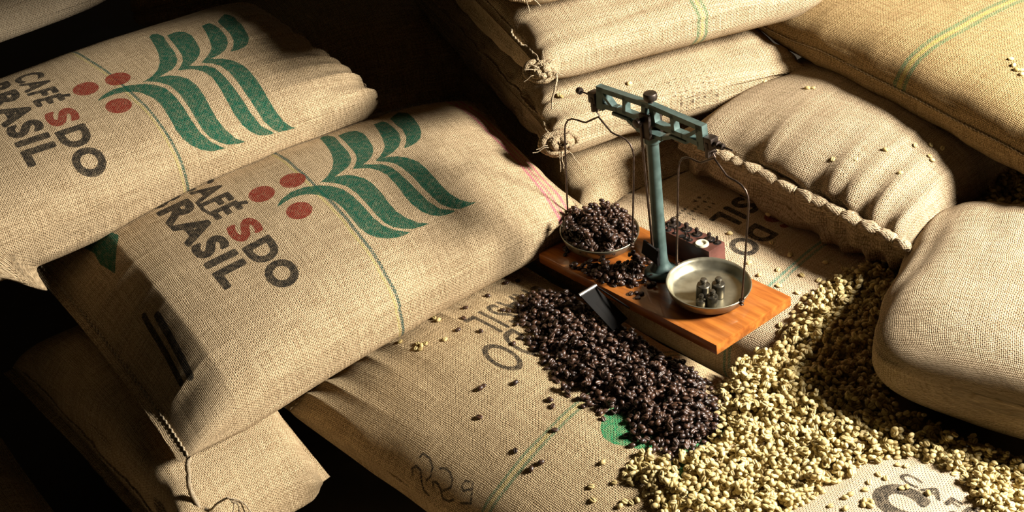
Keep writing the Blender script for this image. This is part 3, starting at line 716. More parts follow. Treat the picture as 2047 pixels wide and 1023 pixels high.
# beam: an open cast frame, a little higher in the middle
bm = bmesh.new(); y0, y1 = -.0042, .0042
XE = .080
for s_ in (-1, 1):
    bm_bar(bm, (0, .2215), (s_ * XE, .2185), .0062, y0, y1)                # top chord
    bm_bar(bm, (0, .2015), (s_ * .052, .2005), .0058, y0, y1)            # bottom chord
    bm_bar(bm, (s_ * .050, .2008), (s_ * (XE - .004), .1985), .0062, y0, y1)
    bm_bar(bm, (s_ * .0085, .200), (s_ * .0055, .222), .0065, y0, y1)     # uprights
    bm_bar(bm, (s_ * .0385, .200), (s_ * .0365, .221), .0050, y0, y1)
    bm_bar(bm, (s_ * (XE - .001), .1925), (s_ * (XE - .003), .2215), .0100, y0, y1)   # end plates
    bm_bar(bm, (s_ * (XE - .005), .2155), (s_ * (XE - .022), .2015), .0040, y0, y1)
beam = part('beam', bm, m_hammer, scale_root, 30)
bm = bmesh.new(); bm_lathe(bm, [(.0030, .2235), (.0030, .2275), (.0072, .2285), (.0078, .2300), (.0078, .2350), (.0070, .2362), (.002, .2366)], 22, origin=(.002, 0, 0)); part('top_knob', bm, m_iron, beam)
bm = bmesh.new(); bm_lathe(bm, [(.003, -.022), (.0052, -.021), (.0056, -.017), (.0040, -.015), (.0030, -.0095), (.0030, .0095), (.0040, .015), (.0056, .017), (.0052, .021), (.003, .022)], 18, 'y', (-.002, 0, .2055)); part('pivot_pin', bm, m_iron, beam)
# pointer and its scale plate
P, f = merge([tube_np([(-.003, -.0125, .203), (-.0012, -.0125, .120), (.0012, -.0120, .040)], .00105, 6), tube_np([(-.0055, -.0118, .200), (-.0030, -.0122, .120), (-.0008, -.0120, .045)], .0007, 6)])
link('pointer', np_mesh('pointer', P, f), m_wire, beam)
bm = bmesh.new(); bm_bar(bm, (-.012, .040), (.012, .0335), .020, -.0165, -.0145); bm_box(bm, .0098, .0118, -.0170, -.0125, .022, .045, .0003)
part('scale_plate', bm, m_black, scale_root)
# knife-edge blocks with screws, hooks, hangers and pans
grav = w2b(BO + np.array([0, 0, -1.0]))
def hanger(s_, ax, az, psi, drop, pan_r, label):
    bm = bmesh.new(); bm_box(bm, min(s_ * .0850, s_ * .0960), max(s_ * .0850, s_ * .0960), -.0058, .0058, .1975, .2110, .0012)
    bm_box(bm, min(s_ * .0870, s_ * .0915), max(s_ * .0870, s_ * .0915), -.0066, .0066, .1870, .2050, .0008)
    blk = part('knife_edge_block', bm, m_iron, beam)
    bm = bmesh.new(); bm_lathe(bm, [(.0010, .080), (.0010, .113), (.0040, .1132), (.0044, .1150), (.0040, .1185), (.0015, .1190), (.0009, .1200), (.0009, .1215)] if s_ < 0 else
                               [(.0010, .080), (.0010, .098), (.0046, .0985), (.0046, .1015), (.0028, .1020), (.0028, .1050), (.0040, .1055), (.0036, .1085), (.0011, .1090), (.0009, .1210)], 12, 'x', (0, 0, .2040))
    if s_ < 0:
        for v_ in bm.verts: v_.co.x *= -1
    part('adjusting_screw', bm, m_iron, blk)
    apex = np.array([ax, 0.0, az]); g = grav
    ex = np.array([math.cos(psi), math.sin(psi), 0.0]); ex -= g * np.dot(ex, g); ex /= np.linalg.norm(ex); ey = np.cross(-g, ex)
    def pt(s, d, y=0.0): return apex + ex * s + g * d + ey * y
    P, f = tube_np([pt(0, -.014), pt(.003, -.010), pt(-.003, -.006), pt(.002, -.002), pt(0, .001)], .0010, 6)
    link('hook', np_mesh('hook', P, f), m_wire, blk)
    half = [(0, 0), (.010, .0075), (.0185, .0140), (.024, .0150), (.031, .0150), (.0395, .0165), (.0455, .0205), (.0490, .0270), (.0505, .0360), (.0505, .060), (.0500, .110), (.0490, drop - .006), (.0488, drop + .004)]
    path = [pt(-s, d) for s, d in half[::-1]] + [pt(s, d) for s, d in half[1:]]
    # pan: shallow dish with rolled rim
    c0 = pt(0, drop); up_ = -g
    prof = [(.0, -.0105), (.030, -.0105), (.0385, -.0100), (.0420, -.0080), (.0455, -.0010), (pan_r, .0030), (pan_r + .0008, .0026), (pan_r + .0008, .0016), (.0470, -.0022), (.0435, -.0100), (.0395, -.0122), (.030, -.0127), (0.0, -.0127)]
    seg = 56; Vs = []; 
    for (r, h) in prof:
        for k in range(seg):
            a = 2 * math.pi * k / seg; Vs.append(c0 + ex * r * math.cos(a) + ey * r * math.sin(a) + up_ * h)
    i = np.arange(len(prof) * seg).reshape(len(prof), seg); j = np.roll(i, -1, 1)
    fc = np.stack([i[:-1], j[:-1], j[1:], i[1:]], -1).reshape(-1, 4)
    pan = link('pan', np_mesh('pan', np.array(Vs), fc), m_pan, scale_root); pan['label'] = label
    P, f = tube_np(path, .00115, 8); link('hanger_wire', np_mesh('hanger_wire', P, f), m_wire, pan)
    for sg in (-1, 1):                                                   # wire ends twisted round the rim
        th = np.linspace(0, 5 * math.pi, 36)
        P, f = tube_np([pt(sg * (.0488 + .0022 * math.cos(t_)), drop - .006 + .010 * t_ / 15.7, .0022 * math.sin(t_)) for t_ in th], .0009, 5)
        link('wire_loop', np_mesh('wire_loop', P, f), m_wire, pan)
    return c0, ex, ey
PAN_L = hanger(-1, -.0870, .1790, 0.16, .1610, .0478, 'brass pan heaped with roasted beans')
PAN_R = hanger(1, .0940, .1860, 0.02, .1690, .0478, 'brass pan holding four small weights')

# ---- weights standing in the pan
def weight_mesh(r, h):
    bm = bmesh.new()
    bm_lathe(bm, [(r * .94, 0), (r, .0006), (r, h - .0010), (r * .9, h), (r * .42, h + .0008), (r * .34, h + .0022), (r * .36, h + .0030), (r * .52, h + .0042), (r * .56, h + .0058), (r * .44, h + .0074), (r * .15, h + .0080)], 24)
    return bm_mesh('weight', bm, True, 35)
c0, ex, ey = PAN_R; up_ = -grav
def in_pan(lx, ly):
    p = np.array([lx, ly, 0.0]); d = p - c0; d = d - up_ * np.dot(d, up_); return b2w(c0 + d + up_ * -.0103)
for (lx, ly, r, h, lab) in ((.0790, -.0145, .0078, .0185, 'tall brass weight standing behind the smallest weight in the pan'), (.0890, -.0005, .0076, .0180, 'tall brass weight farthest back in the right pan'),
                            (.0960, -.0180, .0068, .0135, 'medium brass weight on the right of the four in the pan'), (.0885, -.0275, .0056, .0085, 'smallest brass weight in the pan, at the front')):
    o = link('brass_weight', weight_mesh(r, h), m_weight); o.location = V(in_pan(lx, ly)); o.rotation_euler[2] = random.random()
    tag(o, lab, 'weight', 'brass weights in the pan')
# ---- rosewood block with its set of weights
def place(o, p):
    o.matrix_world = Matrix(((BA[0], BB[0], BN[0], p[0]), (BA[1], BB[1], BN[1], p[1]), (BA[2], BB[2], BN[2], p[2]), (0, 0, 0, 1)))
blk = empty('weight_block'); place(blk, b2w((.002, .0475, .0002)))
tag(blk, 'dark rosewood block drilled for weights, at the back edge of the board', 'weight block')
bm = bmesh.new(); bm_box(bm, -.0435, .0435, -.0135, .0135, 0, .0305, .0010); part('block_body', bm, m_rose, blk)
HZ = .0305
holes = [(-.031, .0045, .0085, 1), (-.0110, .0060, .0062, 1), (.0065, .0055, .0058, 1), (.0255, .0065, .0062, 1), (.0375, .0070, .0040, 1), (-.035, -.0085, .0022, 2), (-.0265, -.0088, .0030, 2), (-.016, -.0086, .0024, 2), (-.0045, -.0084, .0028, 0), (.0020, -.0086, .0026, 2), (.0085, -.0090, .0030, 2)]
for (x, y, r, kind) in holes:
    bm = bmesh.new(); bm_lathe(bm, [(r + .0004, HZ - .0002), (r + .0010, HZ + .0002), (r + .0003, HZ + .0003), (r, HZ + .00025)], 20, origin=(x, y, 0)); bm_lathe(bm, [(r, HZ + .00022), (.0001, HZ + .00022)], 20, origin=(x, y, 0), closed=True)
    part('hole', bm, m_black, blk)  # flat black disc coloured as the shade inside a drilled hole
bm = bmesh.new(); bm_lathe(bm, [(.0048, HZ + .0002), (.0052, HZ + .0024), (.0074, HZ + .0026), (.0082, HZ + .0014), (.0082, HZ - .0002)], 26, origin=(.0262, -.0068, 0)); part('ring', bm, m_ring, blk, label='pale ring round an empty hole')
n_ = 0
ords = ['first', 'second', 'third', 'fourth', 'fifth']; so = ['first', 'second', 'third', 'fourth', 'fifth']
big_i = small_i = 0
for (x, y, r, kind) in holes:
    if kind == 0: continue
    o = link('stored_weight', weight_mesh(r * .80, .0010 if kind == 1 else .0008), m_iron); p = b2w(np.array((.002, .0475, .0002)) + np.array((x, y, HZ + .0004))); place(o, p)
    if kind == 1: lab = f'brass weight in the back row of the rosewood block, {ords[big_i]} from the column'; big_i += 1
    else: lab = f'tiny brass weight in the front row of the rosewood block, {so[small_i]} from the column'; small_i += 1
    tag(o, lab, 'weight', 'weights kept in the rosewood block')
# ---- metal scoop half buried in the roasted beans beside the board
sc = empty('scoop')
p_a, p_b, p_c = onplane(1160, 589, BO + BN * .002, BN), onplane(1190, 571, BO + BN * .002, BN), onplane(1236, 601, BO + BN * -.004, BN)
place(sc, p_b); tag(sc, 'dark metal tray scoop with a bright rolled end, sunk in the roasted beans', 'scoop')
def lw(p): d = np.array(p) - p_b; return np.array([d @ BA, d @ BB, d @ BN])
qa, qc = lw(p_a), lw(p_c); ed = qa / np.linalg.norm(qa); sd = qc / np.linalg.norm(qc)
P, f = tube_np([ed * -.001, ed * .008, qa, qa + ed * .002], .0022, 12); link('rolled_end', np_mesh('rolled_end', P, f), m_steel, sc)
P, f = tube_np([sd * .0, sd * .02, qc, qc + sd * .018], .0010, 8); link('side_rim', np_mesh('side_rim', P, f), m_black, sc)
th_ = np.array([0, 0, 1.0])
quad = [np.zeros(3), qa, qa + sd * .05 - th_ * .020, sd * .05 - th_ * .016]
quad = np.array(quad + [q - th_ * .0012 for q in quad]) - th_ * .0010
link('tray', np_mesh('tray', quad, np.array([(0, 1, 2, 3), (7, 6, 5, 4), (0, 4, 5, 1), (1, 5, 6, 2), (2, 6, 7, 3), (3, 7, 4, 0)]), False), m_black, sc)  # tray coloured black in place of the shade inside the scoop

# ------------------------------------------------------------------ coffee beans
def bean_material(name, c_lo, c_hi, groove, rough, spec, coat=0.0):
    b = NT(name)
    var = b.math('FRACT', b.math('ADD', b.attr('tone').outputs['Fac'], b.n('ShaderNodeObjectInfo').outputs['Random']))
    g = b.attr('groove').outputs['Fac']
    col = b.mix(var, c_lo, c_hi)
    col = b.mix(b.ramp(g, .35, .9), col, groove)
    return b.set(color=col, rough=rough, spec=spec, coat=coat)
m_roast = bean_material('roasted_bean', (0.014, 0.0065, 0.004), (0.060, 0.026, 0.013), (0.12, 0.068, 0.036), 0.42, 0.5)
m_green = bean_material('green_bean', (0.30, 0.215, 0.075), (0.62, 0.49, 0.225), (0.16, 0.105, 0.040), 0.55, 0.35)
def bean_geo(L, W, H, rings=5):
    """a half-egg with a flat, creased underside; long axis x"""
    prof = [(math.cos(a), math.sin(a)) for a in np.linspace(0, math.pi, 6)] + [(-.80, -.40), (-.17, -.42), (0, -.06), (.17, -.42), (.80, -.40)]
    groove = [0] * 6 + [0, .40, 1, .40, 0]
    xs = np.cos(np.linspace(math.pi, 0, rings + 2))[1:-1]
    Vs, gr = [(-L / 2, 0, 0)], [0.0]
    for x in xs:
        r = math.sqrt(max(0.0, 1 - abs(x) ** 2.3)); bend = .05 * W * math.sin(x * 2.6)
        for (py, pz), gg in zip(prof, groove):
            Vs.append((x * L / 2, py * r * W / 2 + (bend if gg else 0), pz * r * H * .68)); gr.append(gg * min(1, r * 1.6))
    Vs.append((L / 2, 0, 0)); gr.append(0.0)
    k = len(prof); F = []
    for i in range(k): F.append((0, 1 + (i + 1) % k, 1 + i))
    for q in range(rings - 1):
        o = 1 + q * k
        for i in range(k):
            a, b_, c_, d_ = o + i, o + (i + 1) % k, o + k + (i + 1) % k, o + k + i
            F += [(a, b_, c_), (a, c_, d_)]
    o = 1 + (rings - 1) * k; e = len(Vs) - 1
    for i in range(k): F.append((e, o + i, o + (i + 1) % k))
    return np.array(Vs), np.array(F), np.array(gr)
ROAST = bean_geo(.0076, .0055, .0040); GREEN = bean_geo(.0073, .0054, .0038)
def bean_mesh(name, geo, mat, tone=0.0):
    me = np_mesh(name, geo[0], geo[1]); me.materials.append(mat)
    me.attributes.new('groove', 'FLOAT', 'POINT').data.foreach_set('value', geo[2].astype(np.float32))
    me.attributes.new('tone', 'FLOAT', 'POINT').data.foreach_set('value', np.full(len(geo[0]), tone, np.float32))
    return me
def rot_from(nz, yaw, tilt, tdir, flip):
    """rotation whose z axis is the surface normal, leaned by tilt"""
    nz = np.array(nz, float); nz /= np.linalg.norm(nz)
    x = np.array([math.cos(yaw), math.sin(yaw), 0.0]); x -= nz * (x @ nz); x /= np.linalg.norm(x); y = np.cross(nz, x)
    R = np.stack([x, y, nz], 1)
    ca, sa = math.cos(tilt), math.sin(tilt); ax = np.array([math.cos(tdir), math.sin(tdir), 0.0])
    K = np.array([[0, 0, ax[1]], [0, 0, -ax[0]], [-ax[1], ax[0], 0]])
    R = R @ (np.eye(3) + sa * K + (1 - ca) * K @ K)
    if flip: R = R @ np.diag([1, -1, -1.0])
    return R
def drop_beans(pts, hm, x0, y0, res, r=random.Random(3), half=(.0036, .0026), th=.0021):
    """let beans fall one by one on a height map; returns (position, rotation) pairs and updates the map"""
    out = []; ny, nx = hm.shape
    k = int(math.ceil(half[0] / res)); oy, ox = np.mgrid[-k:k + 1, -k:k + 1] * res
    for (px, py) in pts:
        ci, cj = int(round((px - x0) / res)), int(round((py - y0) / res))
        if ci < 2 * k + 1 or cj < 2 * k + 1 or ci > nx - k - 3 or cj > ny - k - 3: continue
        yaw = r.uniform(0, 2 * math.pi); c, s = math.cos(yaw), math.sin(yaw)
        u_, v_ = (ox * c + oy * s) / half[0], (-ox * s + oy * c) / half[1]
        rr = u_ * u_ + v_ * v_; ins = rr < 1
        win = hm[cj - k:cj + k + 1, ci - k:ci + k + 1]; hs_ = win[ins]
        base = np.partition(hs_, int(len(hs_) * .60))[int(len(hs_) * .60)]
        gx = (hm[cj, ci + 2 * k if ci + 2 * k < nx else ci] - hm[cj, ci - 2 * k]) / (4 * k * res); gy = (hm[cj + 2 * k if cj + 2 * k < ny else cj, ci] - hm[cj - 2 * k, ci]) / (4 * k * res)
        nrm = np.array([-np.clip(gx, -.8, .8), -np.clip(gy, -.8, .8), 1.0])
        z = base + th * .60
        out.append((np.array([px, py, z]), rot_from(nrm, yaw, min(1.2, abs(r.gauss(0, .24))), r.uniform(0, 6.28), r.random() < .5)))
        top = z + th * np.sqrt(np.clip(1 - rr, 0, 1))
        win[ins] = np.maximum(win[ins], top[ins])
    return out
def stuff_mesh(name, geo, items, mat, r=np.random.default_rng(5), extra=None):
    Vg, Fg, gg = geo; n = len(items); nv = len(Vg)
    R = np.stack([it[1] for it in items]); T = np.stack([it[0] for it in items]); sc_ = r.uniform(.86, 1.12, (n, 1, 1))
    P = np.einsum('nij,vj->nvi', R, Vg) * sc_ + T[:, None, :]
    F = (Fg[None] + (np.arange(n) * nv)[:, None, None]).reshape(-1, 3); P = P.reshape(-1, 3)
    gr = np.tile(gg, n); tone = np.repeat(r.uniform(0, 1, n), nv)
    if extra is not None:
        eP, eF = extra; F = np.vstack([F, eF + len(P)]); P = np.vstack([P, eP]); gr = np.r_[gr, np.ones(len(eP))]; tone = np.r_[tone, np.zeros(len(eP))]
    me = np_mesh(name, P, F); me.materials.append(mat)
    me.attributes.new('groove', 'FLOAT', 'POINT').data.foreach_set('value', gr.astype(np.float32))
    me.attributes.new('tone', 'FLOAT', 'POINT').data.foreach_set('value', tone.astype(np.float32))
    return me
def proj(p):
    v_ = np.asarray(p) - _cam; z = v_ @ _fwd; return 1023.5 + F_PX * (v_ @ _right) / z, 511.5 - F_PX * (v_ @ _up) / z, z
def sack_hit(x, y):
    """where the line of sight through a pixel meets a sack"""
    o = V(_cam); d = V(ray(x, y)); best = None
    for nm, tree, l2, h2 in SACKS:
        hit, nrm, idx, dist = tree.ray_cast(o, d)
        if hit is not None and (best is None or dist < best[2]): best = (hit, nrm, dist)
    return best

# height map of the sacks under the spills
RES = .0022; X0, X1, Y0, Y1 = -.22, .86, -.62, .34
nx, ny = int((X1 - X0) / RES), int((Y1 - Y0) / RES)
gx, gy = X0 + np.arange(nx) * RES, Y0 + np.arange(ny) * RES
LOW = {info[k]['obj'].name for k in ('B1', 'B2', 'F', 'H4', 'B3')}; UPPER = {info[k]['obj'].name for k in ('A', 'C', 'E', 'H3', 'A2')}
def height_map(names, coarse=3):
    cy_, cx_ = np.arange(0, ny, coarse), np.arange(0, nx, coarse); dn = Vector((0, 0, -1))
    Hc = np.full((len(cy_), len(cx_)), FLOOR_Z); use = [t_ for t_ in SACKS if t_[0] in names]
    for a_, j in enumerate(cy_):
        for b_, i in enumerate(cx_):
            o = Vector((gx[i], gy[j], .6))
            for nm, tree, l2, h2 in use:
                if l2[0] <= o.x <= h2[0] and l2[1] <= o.y <= h2[1] and h2[2] > Hc[a_, b_]:
                    hit = tree.ray_cast(o, dn)[0]
                    if hit is not None and hit.z > Hc[a_, b_]: Hc[a_, b_] = hit.z
    fi, fj = np.arange(nx) / coarse, np.arange(ny) / coarse
    i0, j0 = np.minimum(fi.astype(int), len(cx_) - 2), np.minimum(fj.astype(int), len(cy_) - 2)
    wi, wj = np.clip(fi - i0, 0, 1)[None, :], np.clip(fj - j0, 0, 1)[:, None]
    return (Hc[j0][:, i0] * (1 - wi) + Hc[j0][:, i0 + 1] * wi) * (1 - wj) + (Hc[j0 + 1][:, i0] * (1 - wi) + Hc[j0 + 1][:, i0 + 1] * wi) * wj
HM = height_map(LOW)
HU = height_map(UPPER)
for _ in range(9):                                                       # beans may tuck a little under the bulge of a sack
    HU = np.minimum.reduce([HU, np.roll(HU, 1, 0), np.roll(HU, -1, 0), np.roll(HU, 1, 1), np.roll(HU, -1, 1)])
def sample_region(poly, n, density, rs):
    """n random points in a polygon (world xy), thinned by density(distance to the edge, x, y)"""
    poly = np.array(poly); lo_, hi_ = poly.min(0), poly.max(0); out = []
    while sum(len(o) for o in out) < n:
        p = rs.uniform(lo_, hi_, (4000, 2)); d, ins = seg_sdf(p, np.hstack([poly, np.roll(poly, -1, 0)])); sd = np.where(ins, d, -d)
        out.append(p[rs.uniform(0, 1, len(p)) < density(sd, p[:, 0], p[:, 1])])
    return np.vstack(out)[:n]
def board_mask(p, grow=0.0):
    q = (np.c_[p, np.full(len(p), BO[2])] - BO) @ BM
    return (q[:, 0] > -.147 - grow) & (q[:, 0] < .1475 + grow) & (q[:, 1] > -.0655 - grow) & (q[:, 1] < .0582 + grow)

# --- roasted spill on the front sack
rp = [(1075,548),(1040,580),(1030,610),(1050,640),(1085,690),(1105,735),(1150,765),(1185,795),(1225,806),(1262,842),(1302,878),(1338,900),(1395,888),(1440,850),(1440,780),(1425,715),(1330,665),(1235,610),(1150,548)]
rpoly = [at(x, y, .004)[:2] for x, y in rp]
rs = np.random.default_rng(11)
pts = sample_region(rpoly, 3300, lambda sd, x, y: np.clip((sd + .009) / .040, 0, 1) ** 1.2 + .02 * (sd > -.012), rs)
pts = pts[~board_mask(pts, -.003)]; pts = pts[HU[((pts[:, 1] - Y0) / RES).astype(int), ((pts[:, 0] - X0) / RES).astype(int)] < .02]
HR = HM.copy()
roast = drop_beans(pts, HR, X0, Y0, RES)
# --- green spill; the heap fills the hollow between the sacks
gp = [(1432,722),(1475,705),(1555,655),(1605,605),(1660,565),(1720,545),(1770,530),(1835,520),(1845,470),(1880,405),(1930,368),(1985,350),(2110,345),(2110,1080),(1330,1080),(1335,1010),(1290,960),(1245,915),(1285,890),(1340,905),(1400,890),(1442,850),(1440,785)]
gpoly = [at(x, y, -.004)[:2] for x, y in gp]
XX, YY = np.meshgrid(gx, gy); DD = XX * .69 - YY * .72; WW = XX * .72 + YY * .69
sm = lambda a, b_, t_: fade(np.clip((t_ - a) / (b_ - a), 0, 1))
FILL = -.014 + .062 * sm(.26, .44, WW) - .020 * sm(.46, .60, DD) * (1 - sm(.2, .3, WW)) - .012 * sm(.02, -.10, WW)
pg = np.c_[XX.ravel(), YY.ravel()]; dgp, igp = seg_sdf(pg, np.hstack([gpoly, np.roll(gpoly, -1, 0)])); SDG = np.where(igp, dgp, -dgp).reshape(ny, nx)
FILLED = np.where(SDG > -.004, FILL - .03 * (1 - np.clip((SDG + .004) / .02, 0, 1)), -9)
HG = np.maximum(np.maximum(HM, HR), FILLED)
HEAP = np.where(FILLED > HM + .001, FILLED, -9)
fpoly = np.array([at(x, y, -.022)[:2] for x, y in [(1560,1040),(1640,987),(1705,950),(1790,922),(1850,937),(1900,962),(1935,1000),(1955,1040),(1900,1120),(1600,1120)]])
def gdens(sd, x, y):
    p = np.c_[x, y]; d, ins = seg_sdf(p, np.hstack([fpoly, np.roll(fpoly, -1, 0)])); fd = np.where(ins, -d, d)
    ii, jj = np.clip(((x - X0) / RES).astype(int), 0, nx - 1), np.clip(((y - Y0) / RES).astype(int), 0, ny - 1)
    free = HU[jj, ii] < FILL[jj, ii] + .016                                  # not on top of the upper sacks
    return free * np.clip((sd + .006) / .022, 0, 1) * np.clip((fd + .003) / .012, 0, 1) + 0
pts = sample_region(gpoly, 8600, gdens, rs); pts = pts[~board_mask(pts, -.004)]
green = drop_beans(pts, HG, X0, Y0, RES, random.Random(9), (.0035, .0025), .0020)
# loose beans, each where it lies
loose_r = [(1013,566),(1035,563),(975,593),(931,616),(927,637),(916,660),(962,663),(1027,688),(1058,688),(1005,621),(967,772),(961,777),(1031,766),(959,834),(1100,800),(1105,813),(1186,807),(1110,860),(1082,925),(1031,901),(1063,938),(1065,700),(1018,622),(1095,690),(1222,800),(1205,800)]
loose_pale = [(835,688),(843,692),(840,699),(832,697),(851,687),(800,684),(890,679),(868,636),(877,641)]
loose_c = [(1529,163),(1614,178),(1625,177),(1665,319),(1682,328),(1711,318),(1770,301),(1829,291),(1861,291),(1883,297),(1858,313),(1863,321),(1800,347)]
loose_d = [(2021,119),(2026,132),(2032,141),(2041,141),(2043,150)]
loose_b2 = [(1579,511),(1497,526),(1555,540),(1518,551),(1603,551),(1637,561),(1557,572),(1595,586),(1542,486),(1459,468),(1635,588),(1537,427),(1650,526),(1560,650),(1610,600)]
loose_f = [(1770,957),(1757,949),(1738,965),(1730,980),(1803,977),(1812,975),(1855,987),(1700,990),(1690,996),(1728,1003),(1736,1002),(1743,1006),(1733,1010),(1740,1013),(1726,1011),(1812,932),(1795,930),(1660,1012),(1690,1018)]
loose_b1g = [(1205,925),(1228,965),(1250,1003),(1240,1012),(1262,1005),(1275,1000),(1345,1005),(1360,1002),(1185,1000),(1290,985),(1330,915),(1182,973)]
loose_h = [(1086,166),(1117,191),(1122,194),(1258,168)]
me_r = [bean_mesh('roasted_bean', ROAST, m_roast, t_) for t_ in (0.1, 0.55)]
me_g = [bean_mesh('green_bean', GREEN, m_green, t_) for t_ in (0.2, 0.7)]
rb = random.Random(21)
def put_bean(kind, pos, R, label, group):
    me = rb.choice(me_r if kind == 'roasted' else me_g); o = bpy.data.objects.new(kind + '_bean', me); COL.objects.link(o)
    s = rb.uniform(.92, 1.12)
    o.matrix_world = Matrix([[R[i][0] * s, R[i][1] * s, R[i][2] * s, pos[i]] for i in range(3)] + [[0, 0, 0, 1]])
    return tag(o, label, 'coffee bean', group)
def loose(kind, lst, label, group):
    n = 0
    for (x, y) in lst:
        h = sack_hit(x, y)
        if h is None: continue
        nrm = np.array(h[1]); nrm = nrm if nrm @ _fwd < 0 else -nrm
        put_bean(kind, np.array(h[0]) + nrm * .0014, rot_from(nrm, rb.uniform(0, 6.28), abs(rb.gauss(0, .12)), rb.uniform(0, 6.28), rb.random() < .5), label, group); n += 1
    return n
n_r = loose('roasted', loose_r, 'single dark roasted bean lying loose on the worn front sack', 'loose roasted beans on the front sack')
n_g = loose('green', loose_pale, 'pale raw bean on the front sack close to the printed leaf sack', 'pale raw beans beside the printed sack')
n_g += loose('green', loose_c, 'raw bean scattered on top of the knotted-seam sack', 'beans on the knotted sack')
n_g += loose('green', loose_d, 'raw bean in the little cluster on the golden sack', 'beans on the golden sack')
n_g += loose('green', loose_b2, 'single raw bean on the lettered sack behind the balance board', 'beans on the lettered sack')
n_g += loose('green', loose_f, 'raw bean lying on the bare cloth of the cream lettered sack', 'beans on the cream sack')
n_g += loose('green', loose_b1g, 'raw bean loose on the front sack below the green spill edge', 'raw beans at the edge of the spill')
n_g += loose('green', loose_h, 'raw bean on a ledge of the tall back stack', 'beans on the back stack')
def split_nearest(items, hm, n):
    """the n beans of the top layer that show largest, and the rest"""
    score = []
    for k, (p, R) in enumerate(items):
        x, y, z = proj(p); i, j = int(round((p[0] - X0) / RES)), int(round((p[1] - Y0) / RES))
        top = hm[j, i] - p[2] < .0032
        score.append((0 if top and 5 < x < 2042 and 5 < y < 1018 else 1, z, k))
    score.sort(); pick = {k for _, _, k in score[:n]}
    return [items[k] for k in sorted(pick)], [it for k, it in enumerate(items) if k not in pick]
near, rest_ = split_nearest(roast, HR, 300 - n_r)
for p, R in near: put_bean('roasted', p, R, 'dark roasted bean at the front of the roasted spill on the front sack', 'roasted beans at the front of the spill')
tag(link('roasted_bean_spill', stuff_mesh('roasted_bean_spill', ROAST, rest_, m_roast)), 'dark roasted coffee beans spilled over the front sack beside the board', 'coffee beans', kind='stuff')
near, rest_ = split_nearest(green, HG, 300 - n_g)
for p, R in near: put_bean('green', p, R, 'raw green bean in the nearest part of the pale spill', 'raw beans at the front of the green spill')
# body of the heap just under its top layers
st = 4; hj, hi2 = np.arange(0, ny, st), np.arange(0, nx, st); hz = HEAP[hj][:, hi2]
iv = np.arange(len(hj) * len(hi2)).reshape(len(hj), len(hi2)); ok = (hz[:-1, :-1] > -1) & (hz[1:, :-1] > -1) & (hz[:-1, 1:] > -1) & (hz[1:, 1:] > -1)
q4 = np.stack([iv[:-1, :-1], iv[:-1, 1:], iv[1:, 1:], iv[1:, :-1]], -1)[ok]
eP = np.stack([np.tile(gx[hi2], (len(hj), 1)), np.tile(gy[hj][:, None], (1, len(hi2))), np.maximum(hz, FLOOR_Z)], -1).reshape(-1, 3)
eF = np.vstack([q4[:, [0, 1, 2]], q4[:, [0, 2, 3]]]); used = np.unique(eF); remap = np.zeros(len(eP), int); remap[used] = np.arange(len(used))
tag(link('green_bean_spill', stuff_mesh('green_bean_spill', GREEN, rest_, m_green, extra=(eP[used], remap[eF]))), 'pale raw green coffee beans spilled in the hollow between the sacks', 'coffee beans', kind='stuff')
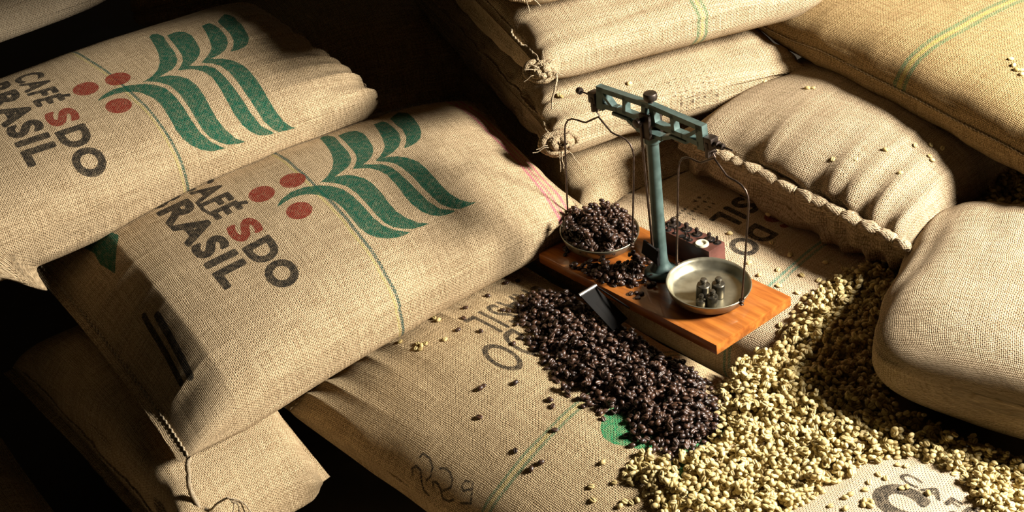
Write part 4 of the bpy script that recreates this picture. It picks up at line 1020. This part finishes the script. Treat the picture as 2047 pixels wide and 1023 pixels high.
# --- heap in the left pan and spill on the board (in the frame of the scale)
c0, ex, ey = PAN_L; up_ = -grav; MP = np.stack([ex, ey, up_], 1)
LR = .0022; nl = 60; lx0 = -nl * LR / 2; qx, qy = np.meshgrid(lx0 + np.arange(nl) * LR, lx0 + np.arange(nl) * LR); rad = np.hypot(qx, qy)
HP = np.where(rad < .047, -.004 + .0095 * np.clip(1 - (rad / .046) ** 2, 0, 1) ** .8, -.05)
core = HP.copy(); rp_ = np.random.default_rng(4); a_ = rp_.uniform(0, 6.283, 560); r_ = .0450 * np.sqrt(rp_.uniform(0, 1, 560))
heap = drop_beans(np.c_[r_ * np.cos(a_), r_ * np.sin(a_)], HP, lx0, lx0, LR, random.Random(5))
heap = [(BO + BM @ (c0 + MP @ p), BM @ MP @ R) for p, R in heap]
ii = np.arange(nl * nl).reshape(nl, nl); okc = (rad[:-1, :-1] < .0455) & (rad[1:, 1:] < .0455) & (rad[1:, :-1] < .0455) & (rad[:-1, 1:] < .0455)
q4 = np.stack([ii[:-1, :-1], ii[:-1, 1:], ii[1:, 1:], ii[1:, :-1]], -1)[okc]
cP = np.stack([qx, qy, core - .0005], -1).reshape(-1, 3); cP = BO + (c0 + cP @ MP.T) @ BM.T
cF = np.vstack([q4[:, [0, 1, 2]], q4[:, [0, 2, 3]]]); used = np.unique(cF); remap = np.zeros(len(cP), int); remap[used] = np.arange(len(used))
tag(link('roasted_bean_heap', stuff_mesh('roasted_bean_heap', ROAST, heap, m_roast, extra=(cP[used], remap[cF]))), 'heap of dark roasted beans filling the left brass pan', 'coffee beans', kind='stuff')
HB = np.zeros((70, 150)); bx0, by0 = -.165, -.077
bxx, byy = np.meshgrid(bx0 + np.arange(150) * LR, by0 + np.arange(70) * LR)
HB[(np.abs(bxx) > .160)] = -.02
bpoly = [(-.100,-.060),(-.060,-.0625),(-.022,-.055),(-.004,-.046),(.000,-.028),(-.008,-.018),(-.020,-.008),(-.020,.018),(-.032,.026),(-.040,.005),(-.048,-.030)]
bp = sample_region(bpoly, 240, lambda sd, x, y: np.clip((sd + .003) / .014, 0, 1), rp_)
bp = np.vstack([bp, [(-.125, -.040), (-.118, -.047), (-.131, -.036), (-.122, -.040), (.008, -.050), (.014, -.048), (.004, -.055), (.016, -.056), (.010, -.024), (.014, -.026), (.010, -.030), (-.058, .050), (-.062, .052), (-.055, .047)]])
bp = bp[np.hypot(bp[:, 0], bp[:, 1]) > .024]
spill = [(BO + BM @ p, BM @ R) for p, R in drop_beans(bp, HB, bx0, by0, LR, random.Random(6))]
tag(link('roasted_bean_scatter', stuff_mesh('roasted_bean_scatter', ROAST, spill, m_roast)), 'roasted beans spilled on the board between the left pan and column', 'coffee beans', kind='stuff')
